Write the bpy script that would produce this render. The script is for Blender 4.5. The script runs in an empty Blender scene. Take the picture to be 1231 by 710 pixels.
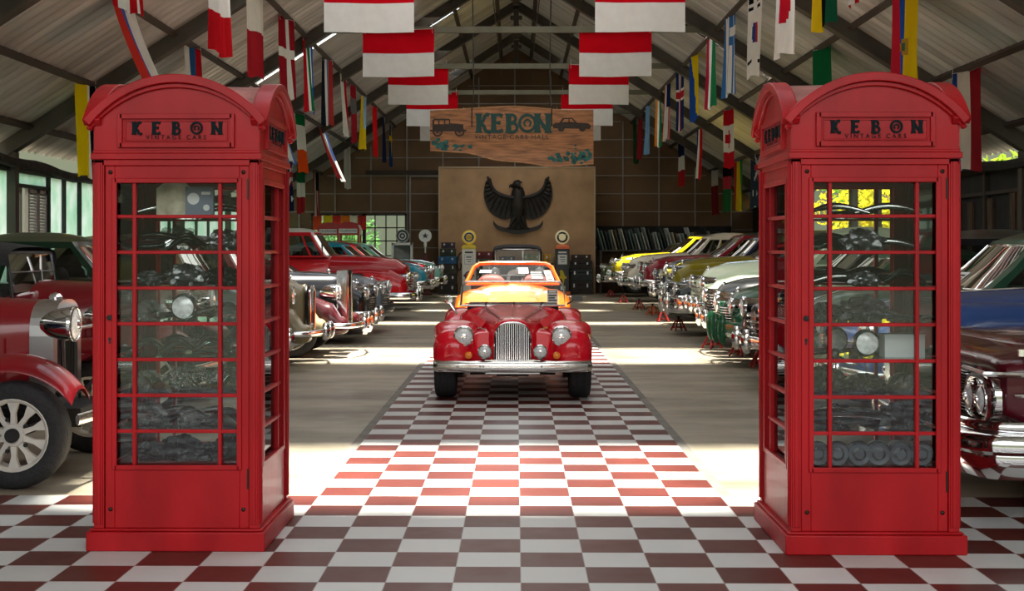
import bpy, math, random
from mathutils import Vector, Matrix
from math import sin, cos, pi, sqrt, radians
random.seed(7)
SC = bpy.context.scene
COL = SC.collection

# ------------------------------------------------------------------ camera
CAM_H = 1.483; F_PX = 1631.0; YAW = radians(0.69); PX0, PY0 = 601.0, 299.0
cd = bpy.data.cameras.new('camera'); cam = bpy.data.objects.new('camera', cd); COL.objects.link(cam)
cam.location = (0, 0, CAM_H); cam.rotation_euler = (pi/2, 0, YAW)
cd.sensor_width = 36; cd.lens = F_PX/1231*36
cd.shift_x = (615.5-PX0)/1231; cd.shift_y = (PY0-355)/1231
cd.clip_end = 400
SC.camera = cam

# ------------------------------------------------------------------ materials
MATS = {}
def srgb(c):
    return tuple(((v/12.92) if v <= .04045 else ((v+.055)/1.055)**2.4) for v in c)
def hexc(h):
    return srgb((int(h[0:2],16)/255, int(h[2:4],16)/255, int(h[4:6],16)/255))
def mat(name, col, rough=.5, metal=0., coat=0., spec=.5, noise=0., nscale=8., bump=0., bscale=40., trans=0., emit=0., stretch=None, alpha=None):
    if name in MATS: return MATS[name]
    m = bpy.data.materials.new(name); m.use_nodes = True
    nt = m.node_tree; b = nt.nodes['Principled BSDF']
    if isinstance(col, str): col = hexc(col)
    b.inputs['Base Color'].default_value = (*col, 1)
    b.inputs['Roughness'].default_value = rough
    b.inputs['Metallic'].default_value = metal
    b.inputs['Specular IOR Level'].default_value = spec
    b.inputs['Coat Weight'].default_value = coat
    b.inputs['Coat Roughness'].default_value = .04
    if trans: b.inputs['Transmission Weight'].default_value = trans
    if emit:
        b.inputs['Emission Color'].default_value = (*col, 1); b.inputs['Emission Strength'].default_value = emit
    if noise or bump:
        tc = nt.nodes.new('ShaderNodeTexCoord'); mp = nt.nodes.new('ShaderNodeMapping')
        nt.links.new(tc.outputs['Object'], mp.inputs['Vector'])
        if stretch: mp.inputs['Scale'].default_value = stretch
    if noise:
        n = nt.nodes.new('ShaderNodeTexNoise'); n.inputs['Scale'].default_value = nscale; n.inputs['Detail'].default_value = 5
        nt.links.new(mp.outputs['Vector'], n.inputs['Vector'])
        r = nt.nodes.new('ShaderNodeValToRGB')
        r.color_ramp.elements[0].position = .3; r.color_ramp.elements[1].position = .7
        r.color_ramp.elements[0].color = (*[max(0, v*(1-noise)) for v in col], 1)
        r.color_ramp.elements[1].color = (*[min(1, v*(1+noise*.8)+.01*noise) for v in col], 1)
        nt.links.new(n.outputs['Fac'], r.inputs['Fac']); nt.links.new(r.outputs['Color'], b.inputs['Base Color'])
    if bump:
        n2 = nt.nodes.new('ShaderNodeTexNoise'); n2.inputs['Scale'].default_value = bscale
        nt.links.new(mp.outputs['Vector'], n2.inputs['Vector'])
        bp = nt.nodes.new('ShaderNodeBump'); bp.inputs['Strength'].default_value = bump; bp.inputs['Distance'].default_value = .02
        nt.links.new(n2.outputs['Fac'], bp.inputs['Height']); nt.links.new(bp.outputs['Normal'], b.inputs['Normal'])
    MATS[name] = m
    return m
def glassmat(name, tint=(.9,.93,.92), refl=1.0, rough=.02):
    if name in MATS: return MATS[name]
    m = bpy.data.materials.new(name); m.use_nodes = True; nt = m.node_tree
    for n in list(nt.nodes): nt.nodes.remove(n)
    o = nt.nodes.new('ShaderNodeOutputMaterial'); mx = nt.nodes.new('ShaderNodeMixShader')
    t = nt.nodes.new('ShaderNodeBsdfTransparent'); g = nt.nodes.new('ShaderNodeBsdfGlossy'); f = nt.nodes.new('ShaderNodeFresnel')
    t.inputs['Color'].default_value = (*tint, 1); g.inputs['Roughness'].default_value = rough
    g.inputs['Color'].default_value = (refl, refl, refl, 1); f.inputs['IOR'].default_value = 1.5
    nt.links.new(f.outputs[0], mx.inputs[0]); nt.links.new(t.outputs[0], mx.inputs[1]); nt.links.new(g.outputs[0], mx.inputs[2])
    nt.links.new(mx.outputs[0], o.inputs['Surface'])
    MATS[name] = m
    return m
def clothmat(h):
    n = 'flag_cloth_'+h
    if n in MATS: return MATS[n]
    m = bpy.data.materials.new(n); m.use_nodes = True; nt = m.node_tree
    for x in list(nt.nodes): nt.nodes.remove(x)
    o = nt.nodes.new('ShaderNodeOutputMaterial'); mx = nt.nodes.new('ShaderNodeMixShader')
    d = nt.nodes.new('ShaderNodeBsdfDiffuse'); t = nt.nodes.new('ShaderNodeBsdfTranslucent')
    c = hexc(h)
    tc = nt.nodes.new('ShaderNodeTexCoord'); ns = nt.nodes.new('ShaderNodeTexNoise'); ns.inputs['Scale'].default_value = 6
    rp = nt.nodes.new('ShaderNodeValToRGB'); rp.color_ramp.elements[0].color = (*[v*.82 for v in c], 1); rp.color_ramp.elements[1].color = (*c, 1)
    nt.links.new(tc.outputs['Object'], ns.inputs['Vector']); nt.links.new(ns.outputs['Fac'], rp.inputs['Fac'])
    nt.links.new(rp.outputs['Color'], d.inputs['Color']); nt.links.new(rp.outputs['Color'], t.inputs['Color'])
    mx.inputs[0].default_value = .45
    nt.links.new(d.outputs[0], mx.inputs[1]); nt.links.new(t.outputs[0], mx.inputs[2]); nt.links.new(mx.outputs[0], o.inputs['Surface'])
    MATS[n] = m
    return m
def paint(h, rough=.28, coat=1.):
    return mat('car_paint_'+h, h, rough, 0, coat*.5, .22, noise=.06, nscale=3)
M = {}
def plasticmat():
    m = bpy.data.materials.new('clear_plastic_bag'); m.use_nodes = True; nt = m.node_tree
    for n in list(nt.nodes): nt.nodes.remove(n)
    o = nt.nodes.new('ShaderNodeOutputMaterial'); mx = nt.nodes.new('ShaderNodeMixShader'); m2 = nt.nodes.new('ShaderNodeMixShader')
    t = nt.nodes.new('ShaderNodeBsdfTransparent'); g = nt.nodes.new('ShaderNodeBsdfGlossy'); d = nt.nodes.new('ShaderNodeBsdfDiffuse')
    t.inputs['Color'].default_value = (.82,.84,.83,1); g.inputs['Roughness'].default_value = .12; d.inputs['Color'].default_value = (.35,.36,.36,1)
    tc = nt.nodes.new('ShaderNodeTexCoord'); n = nt.nodes.new('ShaderNodeTexNoise'); n.inputs['Scale'].default_value = 38; n.inputs['Detail'].default_value = 4
    b = nt.nodes.new('ShaderNodeBump'); b.inputs['Strength'].default_value = 1.; b.inputs['Distance'].default_value = .03
    nt.links.new(tc.outputs['Object'], n.inputs['Vector']); nt.links.new(n.outputs['Fac'], b.inputs['Height'])
    nt.links.new(b.outputs['Normal'], g.inputs['Normal']); nt.links.new(b.outputs['Normal'], d.inputs['Normal'])
    m2.inputs[0].default_value = .8; nt.links.new(d.outputs[0], m2.inputs[1]); nt.links.new(g.outputs[0], m2.inputs[2])
    mx.inputs[0].default_value = .24; nt.links.new(t.outputs[0], mx.inputs[1]); nt.links.new(m2.outputs[0], mx.inputs[2]); nt.links.new(mx.outputs[0], o.inputs['Surface'])
    MATS['clear_plastic_bag'] = m; return m
def setup_mats():
    M['chrome'] = mat('chrome', (.82,.82,.82), .1, 1.)
    M['chrome_worn'] = mat('worn_chrome', (.68,.67,.65), .22, 1., noise=.15, nscale=20)
    M['steel'] = mat('brushed_steel', (.5,.5,.5), .35, 1.)
    M['rubber'] = mat('tyre_rubber', (.014,.014,.015), .75, noise=.3, nscale=30, bump=.3, bscale=60)
    M['black'] = mat('black_paint', (.012,.012,.014), .35, coat=.5)
    M['matte_black'] = mat('matte_black', (.012,.012,.012), .8)
    M['under'] = mat('dark_underbody', (.01,.01,.01), .9)
    M['softtop'] = mat('black_canvas', (.018,.018,.02), .85, noise=.3, nscale=5, bump=.4, bscale=25)
    M['leather'] = mat('dark_leather', (.05,.02,.015), .5)
    M['glass'] = glassmat('window_glass', (.93,.95,.94), .75)
    M['carglass'] = glassmat('car_window_glass', (.55,.6,.58))
    M['lens'] = mat('headlamp_lens', (.88,.90,.91), .16, .1, coat=.35, spec=.3, noise=.3, nscale=55)
    M['amber'] = mat('amber_lens', (.85,.22,.01), .2, coat=1.)
    M['redlens'] = mat('red_lens', (.5,.01,.01), .2, coat=1.)
    M['boothred'] = mat('booth_red_paint', (.37,.0045,.008), .42, coat=.04, spec=.22, noise=.25, nscale=4, stretch=(1,1,.35), bump=.08, bscale=18)
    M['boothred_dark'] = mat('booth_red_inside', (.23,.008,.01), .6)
    M['boothroof'] = mat('dusty_red_roof', (.33,.12,.10), .8, noise=.45, nscale=7)
    M['letter'] = mat('sign_letter_teal', (.005,.012,.014), .8, spec=.15)
    M['greenletter'] = mat('sign_letter_green', (.003,.05,.042), .6, noise=.3, nscale=14)
    M['brownletter'] = mat('faded_letter_brown', (.10,.045,.022), .7)
    M['whiteletter'] = mat('white_letter', (.8,.8,.78), .6)
    M['wood'] = mat('sign_board_wood', (.36,.14,.046), .55, noise=.55, nscale=3, stretch=(.6,6,5), coat=.1)
    M['woodedge'] = mat('sign_board_edge', (.45,.22,.09), .6, noise=.3, nscale=9)
    M['panel'] = mat('tan_plaster_panel', (.50,.31,.17), .8, noise=.22, nscale=1.3)
    M['panelframe'] = mat('pale_panel_edge', (.5,.38,.26), .7)
    M['bronze'] = mat('dark_bronze', (.022,.018,.015), .5, .3, noise=.4, nscale=7)
    M['steelframe'] = mat('grey_steel_frame', (.30,.28,.25), .6, noise=.2, nscale=2)
    M['rafter'] = mat('dark_olive_steel', (.065,.052,.036), .65, noise=.35, nscale=2)
    M['tie'] = mat('olive_tie_beam', (.12,.115,.075), .65, noise=.25, nscale=2)
    M['purlin'] = mat('dark_brown_purlin', (.045,.03,.02), .7)
    M['jackred'] = mat('jack_stand_red', (.33,.02,.015), .6, noise=.3)
    M['jackorange'] = mat('jack_stand_orange', (.55,.1,.015), .6, noise=.3)
    M['white'] = mat('white_enamel', (.72,.72,.70), .35, coat=.3)
    M['card'] = mat('white_card', (.78,.78,.76), .7)
    M['ink'] = mat('black_ink', (.02,.02,.022), .7)
    M['rope'] = mat('dark_rope', (.03,.025,.02), .9)
    M['plastic'] = plasticmat()
    M['darkpart'] = mat('dark_oily_metal', (.035,.036,.04), .3, .7, noise=.5, nscale=20, bump=.5, bscale=45)
    M['greypart'] = mat('grey_cast_metal', (.22,.22,.22), .3, .8, noise=.4, nscale=25, bump=.5, bscale=35)
setup_mats()

# ------------------------------------------------------------------ mesh builder
class MB:
    def __init__(s): s.v = []; s.f = []; s.m = []
    def add(s, vs, fs, mi=0):
        o = len(s.v); s.v += [tuple(p) for p in vs]
        for f in fs: s.f.append(tuple(i+o for i in f)); s.m.append(mi)
        return s
    def box(s, c, d, rz=0, mi=0, ry=0, rx=0):
        hx, hy, hz = d[0]/2, d[1]/2, d[2]/2
        vs = [Vector((x*hx, y*hy, z*hz)) for z in (-1,1) for y in (-1,1) for x in (-1,1)]
        if rx or ry or rz:
            R = Matrix.Rotation(rz,3,'Z') @ Matrix.Rotation(ry,3,'Y') @ Matrix.Rotation(rx,3,'X')
            vs = [R @ v for v in vs]
        vs = [v+Vector(c) for v in vs]
        return s.add(vs, [(0,2,3,1),(4,5,7,6),(0,1,5,4),(2,6,7,3),(0,4,6,2),(1,3,7,5)], mi)
    def bx(s, x0, x1, y0, y1, z0, z1, mi=0):
        return s.box(((x0+x1)/2,(y0+y1)/2,(z0+z1)/2), (abs(x1-x0),abs(y1-y0),abs(z1-z0)), mi=mi)
    def loft(s, rings, closed=True, cap0=True, cap1=True, mi=0):
        n = len(rings[0]); vs = [p for r in rings for p in r]; fs = []
        for k in range(len(rings)-1):
            for i in range(n if closed else n-1):
                j = (i+1) % n
                fs.append((k*n+i, k*n+j, (k+1)*n+j, (k+1)*n+i))
        if closed and cap0: fs.append(tuple(range(n-1,-1,-1)))
        if closed and cap1: fs.append(tuple(range((len(rings)-1)*n, len(rings)*n)))
        return s.add(vs, fs, mi)
    def tube(s, path, r, n=8, mi=0, cap=True):
        path = [Vector(p) for p in path]; rings = []
        rs = r if isinstance(r, (list,tuple)) else [r]*len(path)
        t0 = (path[1]-path[0]).normalized()
        up = Vector((0,0,1)) if abs(t0.z) < .9 else Vector((1,0,0))
        nrm = t0.cross(up).normalized()
        for i, p in enumerate(path):
            a = path[max(0,i-1)]; b = path[min(len(path)-1,i+1)]
            t = (b-a).normalized()
            nrm = (nrm - t*nrm.dot(t))
            nrm = nrm.normalized() if nrm.length > 1e-6 else t.orthogonal().normalized()
            bn = t.cross(nrm)
            rings.append([p+(nrm*cos(2*pi*k/n)+bn*sin(2*pi*k/n))*rs[i] for k in range(n)])
        return s.loft(rings, True, cap, cap, mi)
    def sweep(s, path, prof, mi=0, closed_path=False):
        """path in 3-D (mostly horizontal), prof list of (out, up): out = to the right of travel"""
        path = [Vector(p) for p in path]; rings = []; N = len(path)
        for i, p in enumerate(path):
            if closed_path: a, b = path[(i-1)%N], path[(i+1)%N]
            else: a, b = path[max(0,i-1)], path[min(N-1,i+1)]
            t = (b-a).normalized(); r = t.cross(Vector((0,0,1)))
            r = r.normalized() if r.length > 1e-5 else Vector((1,0,0))
            u = r.cross(t)
            rings.append([p+r*o+u*w for o, w in prof])
        if closed_path: rings.append(rings[0])
        return s.loft(rings, True, not closed_path, not closed_path, mi)
    def lathe(s, prof, n=24, axis='Z', o=(0,0,0), mi=0, cap0=True, cap1=True):
        """prof: list of (radius, along axis)"""
        rings = []
        for r, h in prof:
            ring = []
            for k in range(n):
                a = 2*pi*k/n; c, d = cos(a)*r, sin(a)*r
                p = (c,d,h) if axis == 'Z' else ((h,c,d) if axis == 'X' else (d,h,c))
                ring.append((p[0]+o[0], p[1]+o[1], p[2]+o[2]))
            rings.append(ring)
        return s.loft(rings, True, cap0, cap1, mi)
    def grid(s, P, nu, nv, mi=0, skip=None):
        vs = [P(i/nu, j/nv) for j in range(nv+1) for i in range(nu+1)]
        fs = []
        for j in range(nv):
            for i in range(nu):
                if skip and skip((i+.5)/nu, (j+.5)/nv): continue
                a = j*(nu+1)+i
                fs.append((a, a+1, a+nu+2, a+nu+1))
        return s.add(vs, fs, mi)
    def disc(s, c, r, n=24, nrm='Y', mi=0, ry=None, sgn=1):
        ry = ry or r; vs = []
        for k in range(n):
            a = 2*pi*k/n; p, q = cos(a)*r, sin(a)*ry
            vs.append({'Y':(c[0]+p,c[1],c[2]+q),'X':(c[0],c[1]+p,c[2]+q),'Z':(c[0]+p,c[1]+q,c[2])}[nrm])
        return s.add(vs, [tuple(range(n)) if sgn > 0 else tuple(range(n-1,-1,-1))], mi)
    def poly(s, pts, y0, y1, mi=0, axis='Y'):
        """extrude 2-D outline (a,b) between y0 and y1"""
        n = len(pts)
        f = (lambda a,b,t:(a,t,b)) if axis == 'Y' else ((lambda a,b,t:(t,a,b)) if axis == 'X' else (lambda a,b,t:(a,b,t)))
        vs = [f(a,b,y0) for a,b in pts]+[f(a,b,y1) for a,b in pts]
        fs = [tuple(range(n)), tuple(range(2*n-1,n-1,-1))]+[(i,i+n,(i+1)%n+n,(i+1)%n) for i in range(n)]
        return s.add(vs, fs, mi)
    def mesh(s, name, mats, smooth=True, ang=38, fix=True):
        me = bpy.data.meshes.new(name); me.from_pydata(s.v, [], s.f)
        for m in (mats if isinstance(mats,(list,tuple)) else [mats]): me.materials.append(m)
        if any(s.m): me.polygons.foreach_set('material_index', s.m)
        if fix:
            import bmesh
            bm = bmesh.new(); bm.from_mesh(me); bmesh.ops.recalc_face_normals(bm, faces=bm.faces); bm.to_mesh(me); bm.free()
        if smooth:
            me.shade_smooth(); me.set_sharp_from_angle(angle=radians(ang))
        me.update()
        return me
    def build(s, name, mats, parent=None, loc=None, smooth=True, ang=38, bevel=0, fix=True, subsurf=0):
        return link(name, s.mesh(name, mats, smooth, ang, fix), parent, loc, bevel, subsurf)
def link(name, me, parent=None, loc=None, bevel=0, subsurf=0):
    o = bpy.data.objects.new(name, me); COL.objects.link(o)
    if parent: o.parent = parent
    if loc: o.location = loc
    if bevel:
        b = o.modifiers.new('bevel','BEVEL'); b.width = bevel; b.segments = 2; b.limit_method = 'ANGLE'; b.angle_limit = radians(40)
    if subsurf:
        b = o.modifiers.new('subsurf','SUBSURF'); b.levels = subsurf; b.render_levels = subsurf
    return o
def tag(o, label, cat, group=None, kind=None):
    o['label'] = label; o['category'] = cat
    if group: o['group'] = group
    if kind: o['kind'] = kind
    return o
def thing(name, label, cat, loc=(0,0,0), rz=0, group=None):
    o = bpy.data.objects.new(name, None); COL.objects.link(o); o.empty_display_size = .1
    o.location = loc; o.rotation_euler = (0,0,rz)
    return tag(o, label, cat, group)
def struct(name, mb, m, **k):
    o = mb.build(name, m, **k); o['kind'] = 'structure'
    return o
def dup(root, loc, rz, label, group=None):
    r = root.copy(); COL.objects.link(r); r.location = loc; r.rotation_euler = (0,0,rz); r['label'] = label
    if group: r['group'] = group
    for ch in list(root.children):
        c = ch.copy(); COL.objects.link(c); c.parent = r
        for g in ch.children:
            d = g.copy(); COL.objects.link(d); d.parent = c
    return r
def text_mesh(body, size, mt, ext=.002, space=1., name='lettering'):
    cu = bpy.data.curves.new('txt','FONT'); cu.body = body; cu.size = size; cu.extrude = ext; cu.align_x = 'CENTER'; cu.align_y = 'CENTER'; cu.space_character = space
    ob = bpy.data.objects.new('txt', cu); COL.objects.link(ob)
    dg = bpy.context.evaluated_depsgraph_get()
    me = bpy.data.meshes.new_from_object(ob.evaluated_get(dg)); me.name = name
    bpy.data.objects.remove(ob); bpy.data.curves.remove(cu)
    me.materials.clear(); me.materials.append(mt)
    return me
# KEBON lettering, built from strokes: local x right, z up, unit height
def arc(cx, cz, r, a0, a1, n=14, rz=None):
    rz = rz or r
    return [(cx+r*cos(radians(a0+(a1-a0)*i/n)), cz+rz*sin(radians(a0+(a1-a0)*i/n))) for i in range(n+1)]
def band(mb, path, w, y0, y1):
    L = []; R = []
    for i, p in enumerate(path):
        a = path[max(0,i-1)]; b = path[min(len(path)-1,i+1)]
        tx, tz = b[0]-a[0], b[1]-a[1]; d = math.hypot(tx,tz) or 1
        ww = w if not callable(w) else w(i/(len(path)-1))
        L.append((p[0]-tz/d*ww/2, p[1]+tx/d*ww/2)); R.append((p[0]+tz/d*ww/2, p[1]-tx/d*ww/2))
    cl = abs(path[0][0]-path[-1][0])+abs(path[0][1]-path[-1][1]) < 1e-6
    mb.loft([[(l[0],y0,l[1]),(r[0],y0,r[1]),(r[0],y1,r[1]),(l[0],y1,l[1])] for l, r in zip(L,R)], True, not cl, not cl)
def kebon(h, pitch, y0=-.004, y1=0.):
    """the word KEBON centred on the origin, letters of height h, pitch = letter spacing"""
    cnt = [0]
    def bnd(t, p, w, *_):
        cnt[0] += 1; band(t, p, w, y0-abs(y1-y0)*.06*(1+cnt[0]%5), y1)
    st = lambda t, x: t.loft([[(x+l,y0,z),(x+r,y0,z),(x+r,y1,z),(x+l,y1,z)] for z,l,r in ((0,-.07,.36),(.10,.0,.30),(.5,.02,.27),(.90,.0,.30),(1,-.07,.36))])
    def K(t):
        st(t,.05); bnd(t, [(.24,.5),(.42,.62),(.5,.85),(.62,.95),(.74,.9)], lambda s:.16+.06*s, y0, y1)
        bnd(t, [(.28,.52),(.45,.36),(.56,.1),(.8,.03)], lambda s:.18+.03*s, y0, y1)
    def E(t):
        st(t,.05); bnd(t, [(.2,.93),(.5,.93),(.66,.86)], lambda s:.12+.1*s, y0, y1)
        bnd(t, [(.2,.52),(.55,.52)], lambda s:.1+.12*s, y0, y1); bnd(t, [(.2,.07),(.5,.07),(.68,.14)], lambda s:.12+.1*s, y0, y1)
    def B(t):
        st(t,.05); bnd(t, [(.2,.93)]+arc(.36,.73,.2,90,-90)+[(.2,.53)], .15, y0, y1)
        bnd(t, [(.2,.5)]+arc(.4,.27,.24,90,-90,rz=.23)+[(.2,.05)], .16, y0, y1)
    def O(t):
        bnd(t, arc(.4,.5,.4,0,360,28,rz=.42), .15, y0, y1)
        bnd(t, arc(.4,.5,.17,-60,240,18), .1, y0, y1)
    def N(t):
        st(t,.0); st(t,.55); bnd(t, [(.08,.95),(.3,.6),(.5,.3),(.74,.03)], .2, y0, y1)
    out = []
    for k, fn in enumerate((K,E,B,O,N)):
        mb = MB(); ox = (k-2)*pitch; t = MB(); fn(t)
        mb.add([(v[0]*h+ox-.36*h, v[1], v[2]*h-.5*h) for v in t.v], t.f); out.append(mb)
    return out
def lerp(a,b,t): return a+(b-a)*t
def interp(pts, x):
    """pts sorted by descending x, smooth interpolation"""
    if x >= pts[0][0]: return pts[0][1]
    for a, b in zip(pts, pts[1:]):
        if x >= b[0]:
            t = (a[0]-x)/(a[0]-b[0]); return a[1]+(b[1]-a[1])*(t*t*(3-2*t)*.5+t*.5)
    return pts[-1][1]
# ------------------------------------------------------------------ the setting
GX, GY, TILE = .02, 8.106, .30      # tile grid origin
def nodes_mat(name):
    m = bpy.data.materials.new(name); m.use_nodes = True
    return m, m.node_tree, m.node_tree.nodes['Principled BSDF']
def tile_mat():
    m, nt, b = nodes_mat('red_and_white_tiles'); N = nt.nodes.new; L = nt.links.new
    tc = N('ShaderNodeTexCoord'); mp = N('ShaderNodeMapping'); mp.inputs['Location'].default_value = (-GX, -GY, .05)
    L(tc.outputs['Object'], mp.inputs['Vector'])
    sc = N('ShaderNodeVectorMath'); sc.operation = 'SCALE'; sc.inputs['Scale'].default_value = 1/TILE; L(mp.outputs[0], sc.inputs[0])
    fl = N('ShaderNodeVectorMath'); fl.operation = 'FLOOR'; L(sc.outputs[0], fl.inputs[0])
    fr = N('ShaderNodeVectorMath'); fr.operation = 'FRACTION'; L(sc.outputs[0], fr.inputs[0])
    sp = N('ShaderNodeSeparateXYZ'); L(fl.outputs[0], sp.inputs[0])
    ad = N('ShaderNodeMath'); ad.operation = 'ADD'; L(sp.outputs['X'], ad.inputs[0]); L(sp.outputs['Y'], ad.inputs[1])
    md = N('ShaderNodeMath'); md.operation = 'FLOORED_MODULO'; md.inputs[1].default_value = 2; L(ad.outputs[0], md.inputs[0])
    wn = N('ShaderNodeTexWhiteNoise'); L(fl.outputs[0], wn.inputs['Vector'])
    ns = N('ShaderNodeTexNoise'); ns.inputs['Scale'].default_value = 5; ns.inputs['Detail'].default_value = 6; L(tc.outputs['Object'], ns.inputs['Vector'])
    def two(c0, c1):
        r = N('ShaderNodeMix'); r.data_type = 'RGBA'; r.inputs[6].default_value = (*c0,1); r.inputs[7].default_value = (*c1,1)
        mxx = N('ShaderNodeMath'); mxx.operation = 'MULTIPLY_ADD'; mxx.inputs[1].default_value = .45; L(wn.outputs['Value'], mxx.inputs[0])
        h = N('ShaderNodeMath'); h.operation = 'MULTIPLY'; h.inputs[1].default_value = .6; L(ns.outputs['Fac'], h.inputs[0])
        L(h.outputs[0], mxx.inputs[2]); L(mxx.outputs[0], r.inputs[0]); return r
    red = two((.062,.012,.010), (.135,.028,.019)); wh = two((.50,.50,.48), (.64,.64,.62))
    mx = N('ShaderNodeMix'); mx.data_type = 'RGBA'; L(md.outputs[0], mx.inputs[0]); L(red.outputs[2], mx.inputs[6]); L(wh.outputs[2], mx.inputs[7])
    # grout line
    s2 = N('ShaderNodeSeparateXYZ'); L(fr.outputs[0], s2.inputs[0])
    mn = []
    for ax in 'XY':
        a = N('ShaderNodeMath'); a.operation = 'SUBTRACT'; a.inputs[1].default_value = .5; L(s2.outputs[ax], a.inputs[0])
        c = N('ShaderNodeMath'); c.operation = 'ABSOLUTE'; L(a.outputs[0], c.inputs[0]); mn.append(c)
    mxm = N('ShaderNodeMath'); mxm.operation = 'MAXIMUM'; L(mn[0].outputs[0], mxm.inputs[0]); L(mn[1].outputs[0], mxm.inputs[1])
    gt = N('ShaderNodeMath'); gt.operation = 'GREATER_THAN'; gt.inputs[1].default_value = .4935; L(mxm.outputs[0], gt.inputs[0])
    g = N('ShaderNodeMix'); g.data_type = 'RGBA'; g.inputs[7].default_value = (.32,.27,.25,1); L(gt.outputs[0], g.inputs[0]); L(mx.outputs[2], g.inputs[6])
    L(g.outputs[2], b.inputs['Base Color'])
    rr = N('ShaderNodeMapRange'); rr.inputs['To Min'].default_value = .26; rr.inputs['To Max'].default_value = .5; L(ns.outputs['Fac'], rr.inputs['Value'])
    L(rr.outputs[0], b.inputs['Roughness']); b.inputs['Specular IOR Level'].default_value = .28
    return m
def concrete_mat():
    m, nt, b = nodes_mat('polished_concrete'); N = nt.nodes.new; L = nt.links.new
    tc = N('ShaderNodeTexCoord'); mp = N('ShaderNodeMapping'); mp.inputs['Scale'].default_value = (.35,1.1,1); L(tc.outputs['Object'], mp.inputs['Vector'])
    n = N('ShaderNodeTexNoise'); n.inputs['Scale'].default_value = 1.3; n.inputs['Detail'].default_value = 9; n.inputs['Roughness'].default_value = .62; L(mp.outputs[0], n.inputs['Vector'])
    r = N('ShaderNodeValToRGB'); e = r.color_ramp.elements
    e[0].position = .28; e[0].color = (.14,.115,.08,1); e[1].position = .68; e[1].color = (.40,.345,.255,1)
    x = r.color_ramp.elements.new(.5); x.color = (.28,.238,.172,1)
    L(n.outputs['Fac'], r.inputs['Fac']); L(r.outputs['Color'], b.inputs['Base Color'])
    n2 = N('ShaderNodeTexNoise'); n2.inputs['Scale'].default_value = 3; L(tc.outputs['Object'], n2.inputs['Vector'])
    q = N('ShaderNodeMapRange'); q.inputs['To Min'].default_value = .3; q.inputs['To Max'].default_value = .6; L(n2.outputs['Fac'], q.inputs['Value']); L(q.outputs[0], b.inputs['Roughness'])
    return m
def roof_mat():
    m, nt, b = nodes_mat('corrugated_sheet'); N = nt.nodes.new; L = nt.links.new
    tc = N('ShaderNodeTexCoord'); mp = N('ShaderNodeMapping'); mp.inputs['Scale'].default_value = (.25,1.6,.25); L(tc.outputs['Object'], mp.inputs['Vector'])
    n = N('ShaderNodeTexNoise'); n.inputs['Scale'].default_value = 1.4; n.inputs['Detail'].default_value = 7; L(mp.outputs[0], n.inputs['Vector'])
    r = N('ShaderNodeValToRGB'); e = r.color_ramp.elements
    e[0].position = .3; e[0].color = (.30,.28,.25,1); e[1].position = .7; e[1].color = (.66,.64,.60,1)
    L(n.outputs['Fac'], r.inputs['Fac']); L(r.outputs['Color'], b.inputs['Base Color'])
    b.inputs['Roughness'].default_value = .42; b.inputs['Metallic'].default_value = .3
    return m
TM, CM, RM = tile_mat(), concrete_mat(), roof_mat()
Y0, Y1, XW = -1.0, 46.0, 8.0
RIDGE, SLOPE = 8.3, .637
PXW = TILE*4
# floor: concrete slab with the tiled apron and tiled path let into it
fl = MB(); fl.bx(-9.2, 9.2, Y0, Y1+.3, -.12, 0)
struct('floor', fl, CM)
struct('trim_1', MB().bx(-9.1, 9.1, Y0, GY, .0005, .006), TM)          # tiled apron across the entrance
struct('trim_2', MB().bx(GX-PXW, GX+PXW, GY, 44.0, .0005, .006), TM)    # tiled path up the middle
eg_ = MB()
for s in (-1,1): eg_.bx(GX+s*PXW, GX+s*(PXW+.07), GY, 44.0, .0003, .004)
struct('trim_90', eg_, mat('grey_mortar',(.17,.155,.13),.8,noise=.3,nscale=5))
gm = mat('ground_outside', (.035,.04,.022), .9, noise=.4, nscale=.6)
struct('ground', MB().bx(-60, 60, -40, 110, -.3, -.13), gm)

# roof: two corrugated slopes with slots for the clear sheets
SLOTS = [(8.2,10.5,.0,2.5), (18.0,20.6,.0,4.4), (27.0,27.9,1.0,5.4), (32.7,33.4,1.4,2.2), (37.4,38.3,2.1,5.3), (42.2,42.9,1.4,2.1)]
EAVE = 8.15
def roofz(x): return RIDGE-SLOPE*abs(x)
def roof_slope(s):
    xs = sorted({0, EAVE} | {v for a in SLOTS for v in a[2:]})
    per = .28; ys = []; y = Y0-.5
    while y < Y1+.6: ys.append(y); y += per/6
    ys = sorted(ys + [v for a in SLOTS for v in a[:2]])
    roof = MB(); clear = []
    def wave(y): return .036*sin(2*pi*y/per)
    roof.v = [(s*x, y, roofz(x)+wave(y)) for y in ys for x in xs]
    n = len(xs); pan = {}
    for j in range(len(ys)-1):
        ym = (ys[j]+ys[j+1])/2
        for i in range(n-1):
            xm = (xs[i]+xs[i+1])/2
            f = (j*n+i, j*n+i+1, (j+1)*n+i+1, (j+1)*n+i)
            k = next((q for q, a in enumerate(SLOTS) if a[0] < ym < a[1] and a[2] < xm < a[3]), None)
            if k is None: roof.f.append(f); roof.m.append(0)
            else: pan.setdefault(k, []).append(f)
    return roof, pan
cm = glassmat('clear_roof_sheet', (.93,.95,.93))
wi = 1
for s, nm in ((-1,'ceiling_left'), (1,'ceiling_right')):
    rf, pan = roof_slope(s)
    struct(nm, rf, RM, ang=80, fix=False)
    for k, fs in pan.items():
        p = MB(); p.v = rf.v; 
        used = sorted({i for f in fs for i in f}); mp_ = {a:b for b, a in enumerate(used)}
        q = MB(); q.add([rf.v[i] for i in used], [tuple(mp_[i] for i in f) for f in fs])
        struct('window_%d' % wi, q, cm, ang=80, fix=False); wi += 1

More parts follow.
